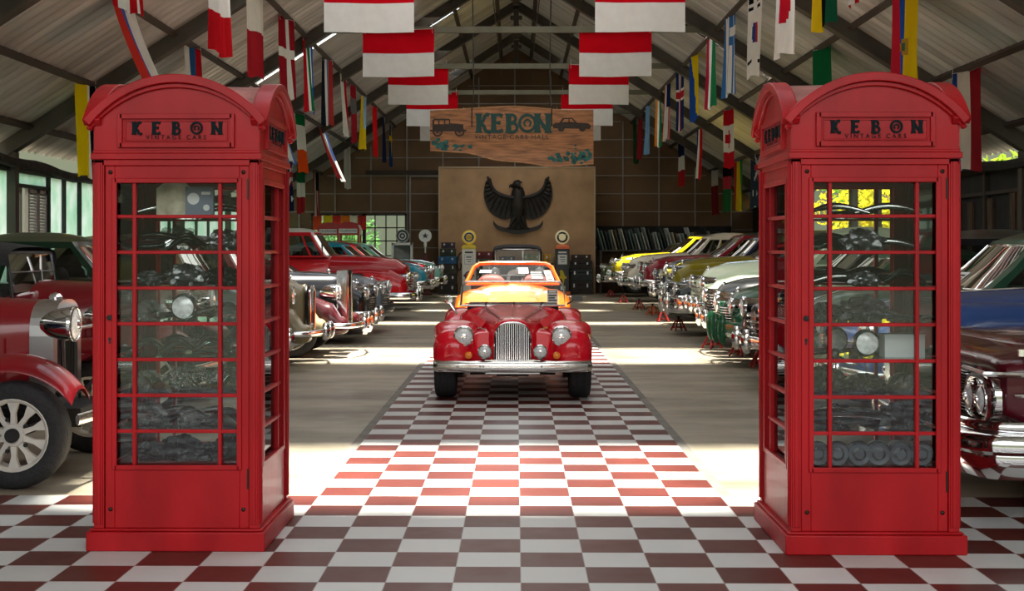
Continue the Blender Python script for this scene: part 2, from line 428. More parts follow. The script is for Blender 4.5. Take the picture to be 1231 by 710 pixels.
# trusses, ties, purlins
TR = [5.3, 10.6, 15.9, 21.2, 26.5, 31.8, 37.1, 42.4]
ti = 3
for y in TR:
    r = MB()
    for s in (-1,1):
        a = Vector((0, y, RIDGE-.14)); b = Vector((s*8.1, y, roofz(8.1)-.14))
        L_ = (b-a).length; ang = math.atan2(b.z-a.z, b.x-a.x)
        r.box((a+b)/2, (L_, .12, .22), ry=-ang)
        r.box(((a+b)/2)+Vector((0,0,-.13)), (L_, .22, .03), ry=-ang)
        r.bx(s*7.9-.07, s*7.9+.07, y-.08, y+.08, 0, 3.0)
    struct('trim_%d' % ti, r, M['rafter']); ti += 1
    t = MB(); t.bx(-4.05, 4.05, y-.05, y+.05, 5.70, 5.82)
    struct('trim_%d' % ti, t, M['tie']); ti += 1
    k = MB(); k.bx(-.07, .07, y-.06, y+.06, 7.2, 8.1); k.bx(-.16,.16,y-.07,y+.07,7.75,7.85); k.bx(-.13,.13,y-.07,y+.07,7.3,7.42)
    struct('trim_%d' % ti, k, M['rafter']); ti += 1
for s in (-1,1):
    for x in ((.5, 1.5, 2.8, 4.1, 5.34, 6.6, 7.6) if s < 0 else (.5, 1.5, 2.7, 3.9, 5.2, 6.5, 7.6)):
        z = roofz(x)-.065
        p = MB().box((s*x, (Y0+Y1)/2, z), (.09, Y1-Y0, .07), ry=s*math.atan(SLOPE))
        struct('trim_%d' % ti, p, M['purlin']); ti += 1
    # slim tie rods running along the hall under the ridge
    p = MB().tube([(s*.62, 4, 7.0), (s*.45, 45, 7.0)], .012, 6); struct('trim_%d' % ti, p, M['rafter']); ti += 1

# back wall: brown fibre boards held in a grey steel lattice
bw = MB()
def backwall(): 
    out = [(-XW,0),(-7.0,0),(-7.0,1.0),(-7.0,2.68),(-3.7,2.68),(-3.7,0),(XW,0),(XW,roofz(XW)),(0,RIDGE),(-XW,roofz(XW))]
    return out
bwm, nt, b = nodes_mat('brown_fibre_board'); 
tc = nt.nodes.new('ShaderNodeTexCoord'); n = nt.nodes.new('ShaderNodeTexNoise'); n.inputs['Scale'].default_value = .7; n.inputs['Detail'].default_value = 4
r = nt.nodes.new('ShaderNodeValToRGB'); r.color_ramp.elements[0].color = (.11,.06,.028,1); r.color_ramp.elements[0].position = .3; r.color_ramp.elements[1].color = (.21,.12,.06,1); r.color_ramp.elements[1].position = .75
nt.links.new(tc.outputs['Object'], n.inputs['Vector']); nt.links.new(n.outputs['Fac'], r.inputs['Fac']); nt.links.new(r.outputs['Color'], b.inputs['Base Color']); b.inputs['Roughness'].default_value = .8
bw.poly([(-XW,0),(-6.95,0),(-6.95,roofz(6.95)),(-XW,roofz(XW))], Y1, Y1+.08)
bw.poly([(-6.95,2.68),(-3.7,2.68),(-3.7,roofz(3.7)),(-6.95,roofz(6.95))], Y1, Y1+.08)
bw.poly([(-6.95,0),(-3.7,0),(-3.7,.6),(-6.95,.6)], Y1, Y1+.08)
bw.poly([(-3.7,0),(XW,0),(XW,roofz(XW)),(0,RIDGE),(-3.7,roofz(3.7))], Y1, Y1+.08)
struct('wall_back', bw, bwm, smooth=False)
lat = MB()
for i in range(-6, 7):
    x = i*1.22-.05
    if -6.9 < x < -3.75: lat.bx(x-.022,x+.022,Y1-.05,Y1-.005,2.7,roofz(x)-.2)
    else: lat.bx(x-.022,x+.022,Y1-.05,Y1-.005,0,roofz(x)-.2)
for k in range(1, 13):
    z = .3+.61*k; w = min(XW, (RIDGE-.25-z)/SLOPE)
    for x0, x1 in ((-w, -6.95), (-6.95,-3.7), (-3.7, w)):
        x0, x1 = max(x0,-w), min(x1,w)
        if x1 > x0 and not (x1 <= -3.69 and x0 >= -6.96 and z < 2.7): lat.bx(x0,x1,Y1-.04,Y1-.01,z-.016,z+.016)
struct('trim_%d' % ti, lat, M['steelframe']); ti += 1
# dark rail and pale door frame left of the panel
lat = MB(); lat.bx(-5.1,-2.3,Y1-.14,Y1-.06,4.0,4.14); struct('trim_%d' % ti, lat, M['purlin']); ti += 1
lat = MB(); lat.bx(-3.63,-3.57,Y1-.1,Y1-.05,0,3.98); lat.bx(-3.63,-2.2,Y1-.1,Y1-.05,3.92,3.98); struct('trim_%d' % ti, lat, M['steelframe']); ti += 1
# window in the back wall
wf = MB()
for x0, x1 in ((-6.95,-6.87),(-3.78,-3.7)): wf.bx(x0,x1,Y1-.06,Y1+.1,.6,2.68)
wf.bx(-6.95,-3.7,Y1-.06,Y1+.1,2.61,2.68); wf.bx(-6.95,-3.7,Y1-.06,Y1+.1,.6,.7)
wf.bx(-5.22,-5.1,Y1-.06,Y1+.1,.6,2.68)
for i in range(1,4): x = -5.16+i*.37; wf.bx(x-.02,x+.02,Y1-.04,Y1+.08,.6,2.68)
for z in (1.25,1.75,2.2): wf.bx(-5.16,-3.7,Y1-.04,Y1+.08,z-.02,z+.02)
struct('window_%d' % wi, wf, M['black']); wi += 1
struct('window_%d' % wi, MB().bx(-6.95,-3.7,Y1+.02,Y1+.03,.6,2.68), M['glass']); wi += 1

# left wall: pale green translucent panels in dark frames with a louvred shutter
gp = bpy.data.materials.new('pale_green_translucent_panel'); gp.use_nodes = True; nt = gp.node_tree
for x in list(nt.nodes): nt.nodes.remove(x)
o = nt.nodes.new('ShaderNodeOutputMaterial'); mx = nt.nodes.new('ShaderNodeMixShader'); d = nt.nodes.new('ShaderNodeBsdfDiffuse'); t = nt.nodes.new('ShaderNodeBsdfTranslucent')
tc = nt.nodes.new('ShaderNodeTexCoord'); n = nt.nodes.new('ShaderNodeTexNoise'); n.inputs['Scale'].default_value = 2.2; n.inputs['Detail'].default_value = 6
rp = nt.nodes.new('ShaderNodeValToRGB'); rp.color_ramp.elements[0].color = (.60,.84,.68,1); rp.color_ramp.elements[1].color = (.92,.99,.94,1); rp.color_ramp.elements[0].position = .32; rp.color_ramp.elements[1].position = .6
nt.links.new(tc.outputs['Object'], n.inputs['Vector']); nt.links.new(n.outputs['Fac'], rp.inputs['Fac']); nt.links.new(rp.outputs['Color'], d.inputs['Color']); nt.links.new(rp.outputs['Color'], t.inputs['Color'])
mx.inputs[0].default_value = .75; nt.links.new(d.outputs[0], mx.inputs[1]); nt.links.new(t.outputs[0], mx.inputs[2]); nt.links.new(mx.outputs[0], o.inputs['Surface'])
XL = -XW
wl = MB(); wl.bx(XL-.1, XL, Y0, Y1, 0, .9)                      # low masonry base
wl.bx(XL-.1, XL, Y0, 8.5, .9, 2.75)
struct('wall_left', wl, mat('left_wall_render', (.2,.19,.16), .9, noise=.3, nscale=2))
posts = [9.0, 10.2, 11.4, 12.6, 13.8, 15.0, 16.2, 17.5, 18.9, 20.2, 21.3, 22.75, 24.45, 25.3, 26.2, 27.4, 28.8, 30.2, 31.6, 33.0, 34.4, 35.8, 37.2, 38.6, 40.0, 41.4, 42.8, 44.2, 48.8]
posts = [q*.941 for q in posts]; SH = (posts[11], posts[12])
fr = MB()
for y in posts: fr.bx(XL-.06, XL+.06, y-.042, y+.042, .9, 2.76)
fr.bx(XL-.08, XL+.08, Y0, Y1, 2.70, 2.82); fr.bx(XL-.07, XL+.07, 9, Y1, .86, .94)
fr.bx(XL-.06, XL+.06, SH[0], SH[1], 2.47, 2.53)
struct('trim_%d' % ti, fr, mat('dark_green_frame', (.012,.022,.016), .6)); ti += 1
pn = MB()
for a, b_ in zip(posts, posts[1:]):
    if a == SH[0]: pn.bx(XL-.015, XL+.005, a, b_, 2.5, 2.74)
    else: pn.bx(XL-.015, XL+.005, a, b_, .92, 2.74)
struct('window_%d' % wi, pn, gp); wi += 1
# shutters, partly open
shm = mat('grey_louvre_shutter', (.30,.27,.235), .7)
def shutter(y0, y1):
    s = MB(); s.bx(XL-.03,XL+.03,y0,y0+.06,.92,2.48); s.bx(XL-.03,XL+.03,y1-.06,y1,.92,2.48); s.bx(XL-.03,XL+.03,y0,y1,.92,1.0); s.bx(XL-.03,XL+.03,y0,y1,2.40,2.48)
    z = 1.04
    while z < 2.39: s.box((XL, (y0+y1)/2, z), (.05, y1-y0-.1, .008), ry=radians(40)); z += .05
    return s
struct('door_1', shutter(SH[0]+.05,SH[0]+.38), shm); struct('door_2', shutter(SH[0]+.66,SH[0]+1.12), shm); struct('door_3', shutter(SH[0]+1.14,SH[0]+1.55), shm)
# tarpaulin-like roll sagging along the wall head
ro = MB(); ro.tube([(XL+.12+.03*sin(y*1.3), y, 2.82+.05*sin(y*.7)+.03*sin(y*2.3)) for y in [9+i*.6 for i in range(61)]], .085, 8)
struct('trim_%d' % ti, ro, mat('rolled_tarpaulin', (.02,.017,.012), .9, noise=.5)); ti += 1

# right wall: black slats and brown boards, an open stretch to the garden
wr = MB(); XR = XW
OPEN = (28.4, 38.8)
wr.bx(XR, XR+.1, Y0, OPEN[0], 0, 2.85); wr.bx(XR, XR+.1, OPEN[1], Y1, 0, 2.85); wr.bx(XR, XR+.1, OPEN[0], OPEN[1], 0, 1.75)
struct('wall_right', wr, mat('black_boarding', (.014,.013,.012), .8, noise=.4, nscale=3))
br = mat('weathered_brown_board', (.085,.05,.025), .8, noise=.5, nscale=4, stretch=(1,3,.6))
pl = MB(); random.seed(3)
y = 18.0
while y < 27.9:
    w = .34
    if random.random() < .62: pl.bx(XR-.05, XR-.005, y, y+w*.7, .3, 1.72+random.uniform(-.05,.05)); pl.bx(XR-.05, XR-.005, y, y+w*.7, 1.80, 2.35+random.uniform(-.08,.05))
    y += w
struct('trim_%d' % ti, pl, br); ti += 1
rl = MB()
for z in (.3,1.76,2.42): rl.bx(XR-.07,XR-.02,15,28.4,z-.03,z+.03)
for i in range(9): yy = 15+i*1.62; rl.bx(XR-.08,XR-.01,yy-.05,yy+.05,0,2.85)
rl.bx(XR-.06,XR+.06,Y0,OPEN[0],2.78,2.88); rl.bx(XR-.06,XR+.06,OPEN[1],Y1,2.78,2.88)
for yy in (30.1,32.5,34.8,36.9): rl.bx(XR-.04,XR+.06,yy-.09,yy+.09,1.7,3.05)
struct('trim_%d' % ti, rl, M['purlin']); ti += 1
struct('trim_%d' % ti, MB().tube([(XR-.15, y, 2.86+.05*sin(y*1.1)) for y in [12+i*.7 for i in range(23)]], .09, 8), MATS['rolled_tarpaulin']); ti += 1
# ------------------------------------------------------------------ red kiosk display cabinets
BH = .408           # half width of the body
DEP = .82           # body depth
ZG0, ZG1 = .405, 1.812
ROWS = [ZG0+(ZG1-ZG0)*k/8 for k in range(9)]
def arch_z(t):      # t in -1..1 across the width, underside line of the pediment arch
    R = 1.05; x = t*.80
    return 2.075 + .215*(math.sqrt(max(0,R*R-x*x))-math.sqrt(R*R-.64))/(R-math.sqrt(R*R-.64))
def glazed(mb, y, hw, gl=True, bars=(-.213,.209)):
    """glazing bars in the plane y (local), glass half width hw"""
    for k in range(1,8): mb.bx(-hw, hw, y-.014, y+.014, ROWS[k]-.0085, ROWS[k]+.0085)
    for x in bars: mb.bx(x-.009, x+.009, y-.016, y+.016, ZG0, ZG1)
def window_side(root, rot, door=False):
    """one glazed face built in the front orientation then turned"""
    R = Matrix.Rotation(rot, 3, 'Z'); HD = BH if door or rot == 0 or abs(rot-pi) < .01 else DEP/2
    off = -(DEP/2) if abs(sin(rot)) < .1 else -BH
    def place(mb):
        mb.v = [tuple(R @ Vector((v[0], v[1]+off, v[2]))) for v in mb.v]; return mb
    hw = .307 if abs(sin(rot)) < .1 else .30; fw = .354 if abs(sin(rot)) < .1 else .345
    y = .03
    f = MB()
    f.bx(-fw,-hw,y-.02,y+.02,.108,1.885); f.bx(hw,fw,y-.02,y+.02,.108,1.885)
    f.bx(-hw,hw,y-.02,y+.02,ZG1,1.885); f.bx(-hw,hw,y-.02,y+.02,.108,ZG0)
    # bead round the glass
    for x in (-hw,hw): f.bx(x-.012,x+.012,y-.031,y-.019,ZG0-.012,ZG1+.012)
    for z in (ZG0,ZG1): f.bx(-hw,hw,y-.031,y-.019,z-.012,z+.012)
    glazed(f, y, hw, bars=(-.213,.209) if abs(sin(rot)) < .1 else (-.2,.2))
    o = place(f).build('door' if door else ('back_frame' if abs(rot-pi) < .01 else 'side_frame'), M['boothred'], root, bevel=.003)
    g = MB()
    g.bx(-hw,hw,y+.004,y+.007,ZG0,ZG1)
    place(g).build('pane', M['glass'], o, smooth=False)
    if door:
        for x in (-.327,.327):
            for z in (.2,1.853): place(MB().lathe([(.001,-.001),(.010,-.001),(.010,-.006),(.006,-.010),(.001,-.011)],12,'Y',(x,y-.02,z))).build('bolt', mat('dark_bolt',(.03,.02,.012),.4,.7), o)
        place(MB().lathe([(.001,0),(.013,0),(.013,-.012),(.004,-.016)],14,'Y',(-.331,y-.02,1.14))).build('lock', M['matte_black'], o)
        k = MB(); k.disc((-.331,y-.0225,1.035),.008,12,'Y'); k.bx(-.335,-.327,y-.0235,y-.0215,1.012,1.035); place(k).build('keyhole', M['matte_black'], o)
        for hz in (1.72,.30): h = MB(); h.bx(.345,.353,y-.026,y-.018,hz,hz+.1); place(h).build('hinge', mat('dark_bolt',(.03,.02,.012),.4,.7), o)
def pediment(root, rot):
    R = Matrix.Rotation(rot, 3, 'Z'); half = BH-.002 if abs(sin(rot)) < .1 else DEP/2-.002
    off = -(DEP/2) if abs(sin(rot)) < .1 else -BH
    def place(mb, dz=0): mb.v = [tuple(R @ Vector((v[0], v[1]+off, v[2]+dz))) for v in mb.v]; return mb
    n = 22; m = MB()
    top = [(half*t, arch_z(t)) for t in [1-2*i/n for i in range(n+1)]]
    m.poly([(-half,1.955),(half,1.955)]+top, 0, .03)
    o = place(m).build('pediment', M['boothred'], root)
    a = MB(); hh = half+.026
    for w, y0, y1, dz in ((.042,-.045,.04,.018),(.022,-.02,.0,-.014)):
        path = [(hh*t, arch_z(t)+dz) for t in [-1+2*i/n for i in range(n+1)]]
        band(a, path, w, y0, y1)
    place(a).build('arch_moulding', M['boothred'], o, bevel=.004)
    s = MB(); z0, z1, hw = 1.985, 2.125, .275 if abs(sin(rot)) < .1 else .27
    s.bx(-hw,hw,-.006,.002,z0,z1)
    for x in (-hw,hw): s.bx(x-.012,x+.012,-.02,.002,z0-.012,z1+.012)
    for z in (z0,z1): s.bx(-hw,hw,-.02,.002,z-.012,z+.012)
    for x in (-hw+.025,hw-.025): s.bx(x-.004,x+.004,-.012,.0,z0+.022,z1-.022)
    for z in (z0+.022,z1-.022): s.bx(-hw+.025,hw-.025,-.012,.0,z-.004,z+.004)
    so = place(s).build('sign_plaque', M['boothred'], root, bevel=.002)
    k = kebon(.064, .098, -.0135, -.005)
    for q in k: place(q, 2.068).build('letter', M['letter'], so, smooth=False)
    me = text_mesh('VINTAGE CARS', .030, M['letter'], .0005, 1.55)
    t = link('small_lettering', me, so)
    Q = Matrix.Rotation(rot,4,'Z') @ Matrix.Translation((0,off-.0125,2.022)) @ Matrix.Rotation(pi/2,4,'X')
    t.matrix_local = Q
def kiosk(label, x, y, rz=0):
    root = thing('telephone_kiosk', label, 'telephone box', (x, y+DEP/2+.03, 0.006), rz)
    p = MB(); q = .438; d = DEP/2+.03
    p.bx(-q,q,-d,d,0,.095); p.bx(-q+.014,q-.014,-d+.014,d-.014,.095,.108)
    p.build('plinth', M['boothred'], root, bevel=.006)
    for sx in (-1,1):
        for sy in (-1,1):
            c = MB(); X, Yc = sx*BH, sy*DEP/2
            c.bx(X-sx*.052, X, Yc-sy*.052, Yc, .108, 1.93)
            c.bx(X-sx*.045, X-sx*.008, Yc, Yc+sy*.006, .13, 1.9); c.bx(X-sx*.036, X-sx*.018, Yc, Yc+sy*.011, .13, 1.9)
            c.bx(X, X+sx*.006, Yc-sy*.045, Yc-sy*.008, .13, 1.9); c.bx(X, X+sx*.011, Yc-sy*.036, Yc-sy*.018, .13, 1.9)
            c.build('corner_post', M['boothred'], root, bevel=.002)
    window_side(root, 0, True); window_side(root, pi); window_side(root, pi/2); window_side(root, -pi/2)
    c = MB(); d = DEP/2
    for e, z0, z1 in ((.0,1.885,1.915),(.012,1.915,1.945),(.004,1.945,1.96)): c.bx(-BH-e,BH+e,-d-e,d+e,z0,z1)
    c.build('cornice', M['boothred'], root, bevel=.003)
    for r in (0, pi/2, pi, -pi/2): pediment(root, r)
    n = 28
    def P(u, v):
        tx, ty = 2*u-1, 2*v-1; a, b_ = arch_z(tx), arch_z(ty); k = .02
        z = (a+b_+math.sqrt((a-b_)**2+k*k))/2
        return (tx*(BH+.015), ty*(DEP/2+.015), z+.022)
    MB().grid(P, n, n).build('roof', M['boothroof'], root, ang=60)
    fl_ = MB(); fl_.bx(-.35,.35,-.36,.36,.392,.402); fl_.build('base_board', M['boothred_dark'], root)
    for k in range(1,8):
        s = MB(); s.bx(-.335,.335,-.345,.345,ROWS[k]-.003,ROWS[k]+.003); s.build('shelf', glassmat('green_glass_shelf',(.80,.90,.86)), root)
    ce = MB(); ce.bx(-.36,.36,-.37,.37,1.86,1.87); ce.build('ceiling_board', M['boothred_dark'], root)
    return root
LB = (-1.665, 6.60); RB = (1.737, 6.56)
kiosk('red telephone box cabinet of shiny car parts, left of the tiled path', *LB)
kiosk('red telephone box cabinet of dark car parts, right of the tiled path', *RB)

# ---- what lies on the glass shelves
PM = {}
def part_meshes():
    rnd = random.Random(5)
    def bag(seed, w, d, h, m):
        r = random.Random(seed); mb = MB(); ph = [r.uniform(0,6) for _ in range(9)]; w *= .82; d *= .82
        def P(u, v):
            a = 2*pi*u; b_ = (v-.5)*pi
            x, y, z = cos(b_)*cos(a), cos(b_)*sin(a), sin(b_)
            k = 1+.16*sin(5*a+ph[0]+3*b_)+.12*sin(9*a+ph[1]-5*b_)+.10*sin(7*b_+ph[2]+2*a)+.06*sin(15*a+ph[3])
            return (x*w*k, y*d*k, max(-.98, z*k)*h+h*.98)
        mb.grid(P, 40, 22); return mb.mesh('bag', m, ang=25)
    for i in range(4): PM['bag%d'%i] = bag(i, .085+.01*i, .07, .042+.006*i, M['plastic'])
    for i in range(4): PM['lump%d'%i] = bag(20+i, .09+.012*i, .075, .035+.008*i, M['darkpart'] if i % 2 else M['greypart'])
    m = MB(); m.lathe([(.001,.038),(.028,.036),(.042,.028),(.062,.022),(.078,.012),(.085,.002),(.082,0),(.001,0)], 28); PM['hubcap'] = m.mesh('hubcap', M['chrome'])
    m = MB(); m.lathe([(.001,0.075),(.055,.070),(.066,.058),(.07,.045),(.062,.03),(.04,.01),(.02,0)][::-1], 24, 'Y', (0,-.05,.072)); 
    m.v = [(v[0], -v[1]-.05, v[2]) for v in m.v]; PM['lampshell'] = m.mesh('lamp', M['chrome'])
    m = MB(); m.lathe([(.001,-.083),(.03,-.081),(.054,-.074),(.056,-.07)], 24, 'Y', (0,0,.072)); PM['lamplens'] = m.mesh('lens', M['lens'])
    m = MB(); path = [(-.16+.32*i/14, .04*sin(pi*i/14), .018+.035*sin(pi*i/14)) for i in range(15)]; m.tube(path, [.006+.012*sin(pi*i/14) for i in range(15)], 10); PM['trim'] = m.mesh('trim', M['chrome_worn'])
    m = MB(); path = [(-.1+.2*i/14, 0, .0215+.055*sin(pi*i/14)**1.5) for i in range(15)]
    rings = []
    for x, y, z in path: rings.append([(x, .05*cos(a), z+.02*sin(a)) for a in [2*pi*k/12 for k in range(12)]])
    m.loft(rings); PM['guard'] = m.mesh('guard', M['chrome'])
    m = MB(); m.tube([(-.13,0,.02),(-.02,.02,.03),(.05,-.01,.022),(.14,.02,.03)], .009, 8); m.tube([(-.08,-.04,.012),(.1,.05,.02)], .007, 8); m.lathe([(.001,.0),(.028,0),(.028,.03),(.018,.04),(.001,.042)],14,o=(.06,0,.0)); PM['linkage'] = m.mesh('linkage', M['darkpart'])
    m = MB(); m.tube([(.0,0,.0),(.02,0,.07),(.03,.0,.1)], .008, 8); m.lathe([(.001,.0),(.05,.004),(.055,.014),(.05,.02),(.001,.022)],20,'Y',(.03,0,.13)); m.v = [(v[0],v[1],v[2]) for v in m.v]; PM['mirror'] = m.mesh('mirror', M['chrome'])
    m = MB(); m.box((0,0,.055),(.2,.1,.11)); m.box((0,0,.112),(.205,.104,.008)); PM['carton'] = m.mesh('carton', mat('white_carton',(.66,.68,.68),.6), ang=30)
    m = MB(); m.box((0,0,.075),(.14,.05,.15)); PM['radio'] = m.mesh('radio', mat('blue_grey_instrument',(.16,.18,.24),.5))
    m = MB(); m.disc((-.03,-.026,.09),.03,18,'Y'); m.disc((.035,-.026,.045),.016,18,'Y'); m.bx(.01,.055,-.0265,-.0255,.11,.125); PM['dial'] = m.mesh('dial', M['card'])
    m = MB(); m.grid(lambda u,v:(-.09+.18*u, .012*sin(3*u*pi), .19*v*(1-.25*abs(2*u-1)**2)), 14, 10); PM['sheet'] = m.mesh('sheet', mat('cream_cover',(.62,.55,.40),.6,noise=.3,nscale=18), ang=60)
    m = MB(); m.lathe([(.001,-.075),(.03,-.07),(.06,-.055),(.064,-.05),(.058,.02),(.04,.05),(.001,.055)], 22, 'Y', (0,0,.066)); PM['unit'] = m.mesh('unit', M['darkpart'])
    m = MB(); m.disc((0,-.077,.066),.022,18,'Y'); m.lathe([(.045,-.068),(.052,-.070),(.056,-.062)],22,'Y',(0,0,.066)); PM['unitring'] = m.mesh('unit_ring', mat('dark_blue_ring',(.04,.046,.065),.4))
    m = MB()
    rings = []
    for i in range(13):
        t = i/12; x = -.2+.4*t; w = .05*sin(pi*min(1,t*1.15+.08))+.012
        rings.append([(x, w*cos(a), .04+.02*sin(2.6*t)+w*.7*sin(a)) for a in [2*pi*k/12 for k in range(12)]])
    m.loft(rings); PM['spear'] = m.mesh('spear', M['chrome'])
part_meshes()
KINDS = {
 'bag':('parts_bag','clear bag of chrome trim','plastic bag'),
 'lump':('engine_part','dull grey cast engine part','car part'),
 'hubcap':('hubcap','round chrome hubcap','hubcap'),
 'lamp':('headlamp','chrome headlamp','lamp'),
 'trim':('trim_strip','thin curved chrome trim strip','car trim'),
 'guard':('bumper_guard','arched chrome bumper guard','car part'),
 'linkage':('steering_linkage','dark metal rod linkage','car part'),
 'mirror':('wing_mirror','chrome wing mirror','mirror'),
 'carton':('carton','pale white cardboard carton','box'),
 'radio':('instrument_panel','blue-grey instrument block','car part'),
 'sheet':('seat_cover_sample','cream upright rounded cover','cover'),
 'unit':('rubber_lamp_unit','dark round lamp unit','lamp'),
 'spear':('chrome_spear','tapered chrome body spear','car trim')}
SHN = ['bottom shelf','second shelf up','third shelf up','fourth shelf up','fifth shelf up','sixth shelf up','seventh shelf up','top shelf']
ORD = ['first','second','third','fourth','fifth','sixth']
def posname(i, n): return '%s from left' % ORD[i]
def stock(base, side, plan):
    bx_, by_ = base[0], base[1]+DEP/2+.03
    rnd = random.Random(side)
    for k, row in enumerate(plan):
        z = ROWS[k]+.0035+.006 if k else .402+.006
        n = len(row)
        for i, kd in enumerate(row):
            base_k = kd.rstrip('0123456789')
            nm, lb, ct = KINDS[base_k]
            R_ = .255 if base_k == 'unit' else .20; x = bx_-R_+2*R_*i/(n-1) if n > 1 else bx_
            dy = -.20+.05*rnd.random()+(.22 if i % 2 else 0)
            wide = base_k in ('trim','spear')
            if base_k in ('radio','sheet'): dy = -.2
            if base_k == 'unit': dy = -.24
            if wide: x = max(bx_-.12, min(bx_+.12, x))
            rz = rnd.uniform(-.35,.35) if base_k not in ('unit','lamp','radio','sheet','carton') else rnd.uniform(-.1,.1)
            lab = '%s, %s red cabinet, %s, %s' % (lb, side, SHN[k], posname(i,n))
            t = thing(nm, lab, ct, (x, by_+dy, z), rz, 'car parts in the %s cabinet' % side)
            if base_k == 'bag':
                link('wrapping', PM[kd], t); o = link('trim_piece', PM['guard'], t); o.location = (0,0,.012); o.rotation_euler = (0,0,rnd.uniform(-1,1)); o.scale = (.95,.9,.9)
            elif base_k == 'lamp': link('shell', PM['lampshell'], t); link('lens', PM['lamplens'], t)
            elif base_k == 'radio': link('case', PM['radio'], t); link('dial', PM['dial'], t)
            elif base_k == 'unit': link('housing', PM['unit'], t); link('ring', PM['unitring'], t)
            else: link('body', PM[kd], t)
left_plan = [['lump1','linkage','lump3','linkage','lump1','lump3'],
 ['bag2','trim','bag0','trim','guard'],
 ['bag1','guard','bag3','spear','bag2'],
 ['guard','bag0','guard','bag2','guard','bag3'],
 ['bag1','linkage','lamp','trim','bag0'],
 ['lump0','guard','lump2','guard','lump1'],
 ['spear','bag3','guard','trim','lump2'],
 ['trim','sheet','radio','trim']]
right_plan = [['unit','unit','unit','unit','unit','unit'],
 ['spear','lump1','spear','hubcap','lump3'],
 ['lump3','linkage','lump1','linkage','bag0'],
 ['linkage','lamp','lamp','bag1','carton'],
 ['lump1','linkage','lump3','trim','linkage'],
 ['trim','spear','lump0','spear','guard'],
 ['guard','spear','lump2','hubcap','trim'],
 ['trim','linkage','trim']]
stock(LB, 'left', left_plan); stock(RB, 'right', right_plan)
# ------------------------------------------------------------------ cars (local frame: nose at x=0, tail at -x, left side +y)
CACHE = {}
def cached(key, fn):
    if key not in CACHE: CACHE[key] = fn()
    return CACHE[key]
def ring(x, yc, hw, zb, zt, n=2.8, N=22, nb=None):
    zc, hz = (zb+zt)/2, (zt-zb)/2; nb = nb or n+2; out = []
    for i in range(N):
        a = 2*pi*(i+.5)/N; c, s = cos(a), sin(a); e = 2/(n if s > 0 else nb)
        out.append((x, yc+hw*math.copysign(abs(c)**e, c), zc+hz*math.copysign(abs(s)**e, s)))
    return out
def pod(mb, st, n=2.8, r0=.12, r1=.12, N=22, nb=None, drop0=0.):
    """st: stations (x, yc, hw, zb, zt) front to back, ends rounded with radii r0, r1"""
    rings = []
    def cap(s, r, sg):
        x, yc, hw, zb, zt = s; out = []
        for th in (80, 62, 42, 20):
            k = max(.06, cos(radians(th))**.62); zc = (zb+zt)/2 - drop0*(zt-zb)*(1-k)
            out.append(ring(x+sg*r*sin(radians(th)), yc, hw*k, zc-(zt-zb)/2*k, zc+(zt-zb)/2*k, n, N, nb))
        return out
    rings += cap(st[0], r0, 1); rings += [ring(*s, n, N, nb) for s in st]; rings += cap(st[-1], r1, -1)[::-1]
    return mb.loft(rings)
def wheel(root, x, y, z, r=.34, w=.19, side=1, style='disc', white=False, paintm=None):
    """side: +1 outer face towards +y"""
    def tyre():
        m = MB(); p = [(r*.66,-w*.40),(r*.80,-w*.5),(r*.93,-w*.46),(r*.99,-w*.34),(r,-w*.2),(r*.985,-w*.19),(r,-w*.17),(r,w*.17),(r*.985,w*.19),(r,w*.2),(r*.99,w*.34),(r*.93,w*.46),(r*.80,w*.5),(r*.66,w*.40)]
        m.lathe(p, 32, 'Y', cap0=False, cap1=False); return m.mesh('tyre', M['rubber'])
    def disc():
        m = MB()
        if style == 'spoke':
            m.lathe([(r*.68,-w*.36),(r*.70,w*.40),(r*.66,w*.42),(r*.60,w*.30),(r*.60,-w*.3),(r*.66,-w*.36)], 32, 'Y', cap0=False, cap1=False)
            m.lathe([(.001,w*.05),(r*.2,w*.10),(r*.22,w*.28),(r*.2,w*.34),(.001,w*.34)], 24, 'Y')
            for k in range(10):
                a = 2*pi*k/10+.3
                pts = [(cos(a+da)*rr, sin(a+da)*rr) for rr, da in ((r*.16,-.34),(r*.40,-.10),(r*.62,-.17),(r*.62,.17),(r*.40,.10),(r*.16,.34))]
                m.poly(pts, w*.10, w*.30)
            return m.mesh('rim', mat('cream_wheel_paint',(.58,.55,.49),.5,noise=.15))
        m.lathe([(r*.69,-w*.38),(r*.69,w*.36),(r*.72,w*.43),(r*.66,w*.45),(r*.60,w*.30),(r*.40,w*.18),(r*.30,w*.30),(.001,w*.32)], 28, 'Y', cap0=False)
        return m.mesh('rim', paintm or M['steel'])
    t = cached(('rim', r, w, style, id(paintm)), disc)
    o = link('wheel', t, root, (x, y, z))
    if side < 0: o.rotation_euler = (0, 0, pi)
    link('tyre', cached(('tyre', r, w), tyre), o)
    def cap():
        m = MB()
        if style == 'spoke':
            m.lathe([(.001,w*.34),(r*.13,w*.34),(r*.13,w*.50),(r*.09,w*.62),(.001,w*.62)], 20, 'Y')
            for k in range(5): a = 2*pi*k/5; m.lathe([(.001,w*.30),(.013,w*.30),(.013,w*.42),(.001,w*.43)], 8, 'Y', (cos(a)*r*.30,0,sin(a)*r*.30))
        else: m.lathe([(r*.42,w*.22),(r*.41,w*.36),(r*.28,w*.46),(.001,w*.50)], 24, 'Y', cap0=False)
        return m.mesh('hubcap', M['matte_black'] if style == 'spoke' else M['chrome'])
    link('hubcap', cached(('cap', r, w, style), cap), o)
    if white:
        def band_(): 
            m = MB(); m.lathe([(r*.70,w*.475),(r*.78,w*.515),(r*.86,w*.50)], 30, 'Y', cap0=False, cap1=False); return m.mesh('whitewall', M['white'])
        link('whitewall', cached(('ww', r, w), band_), o)
    return o
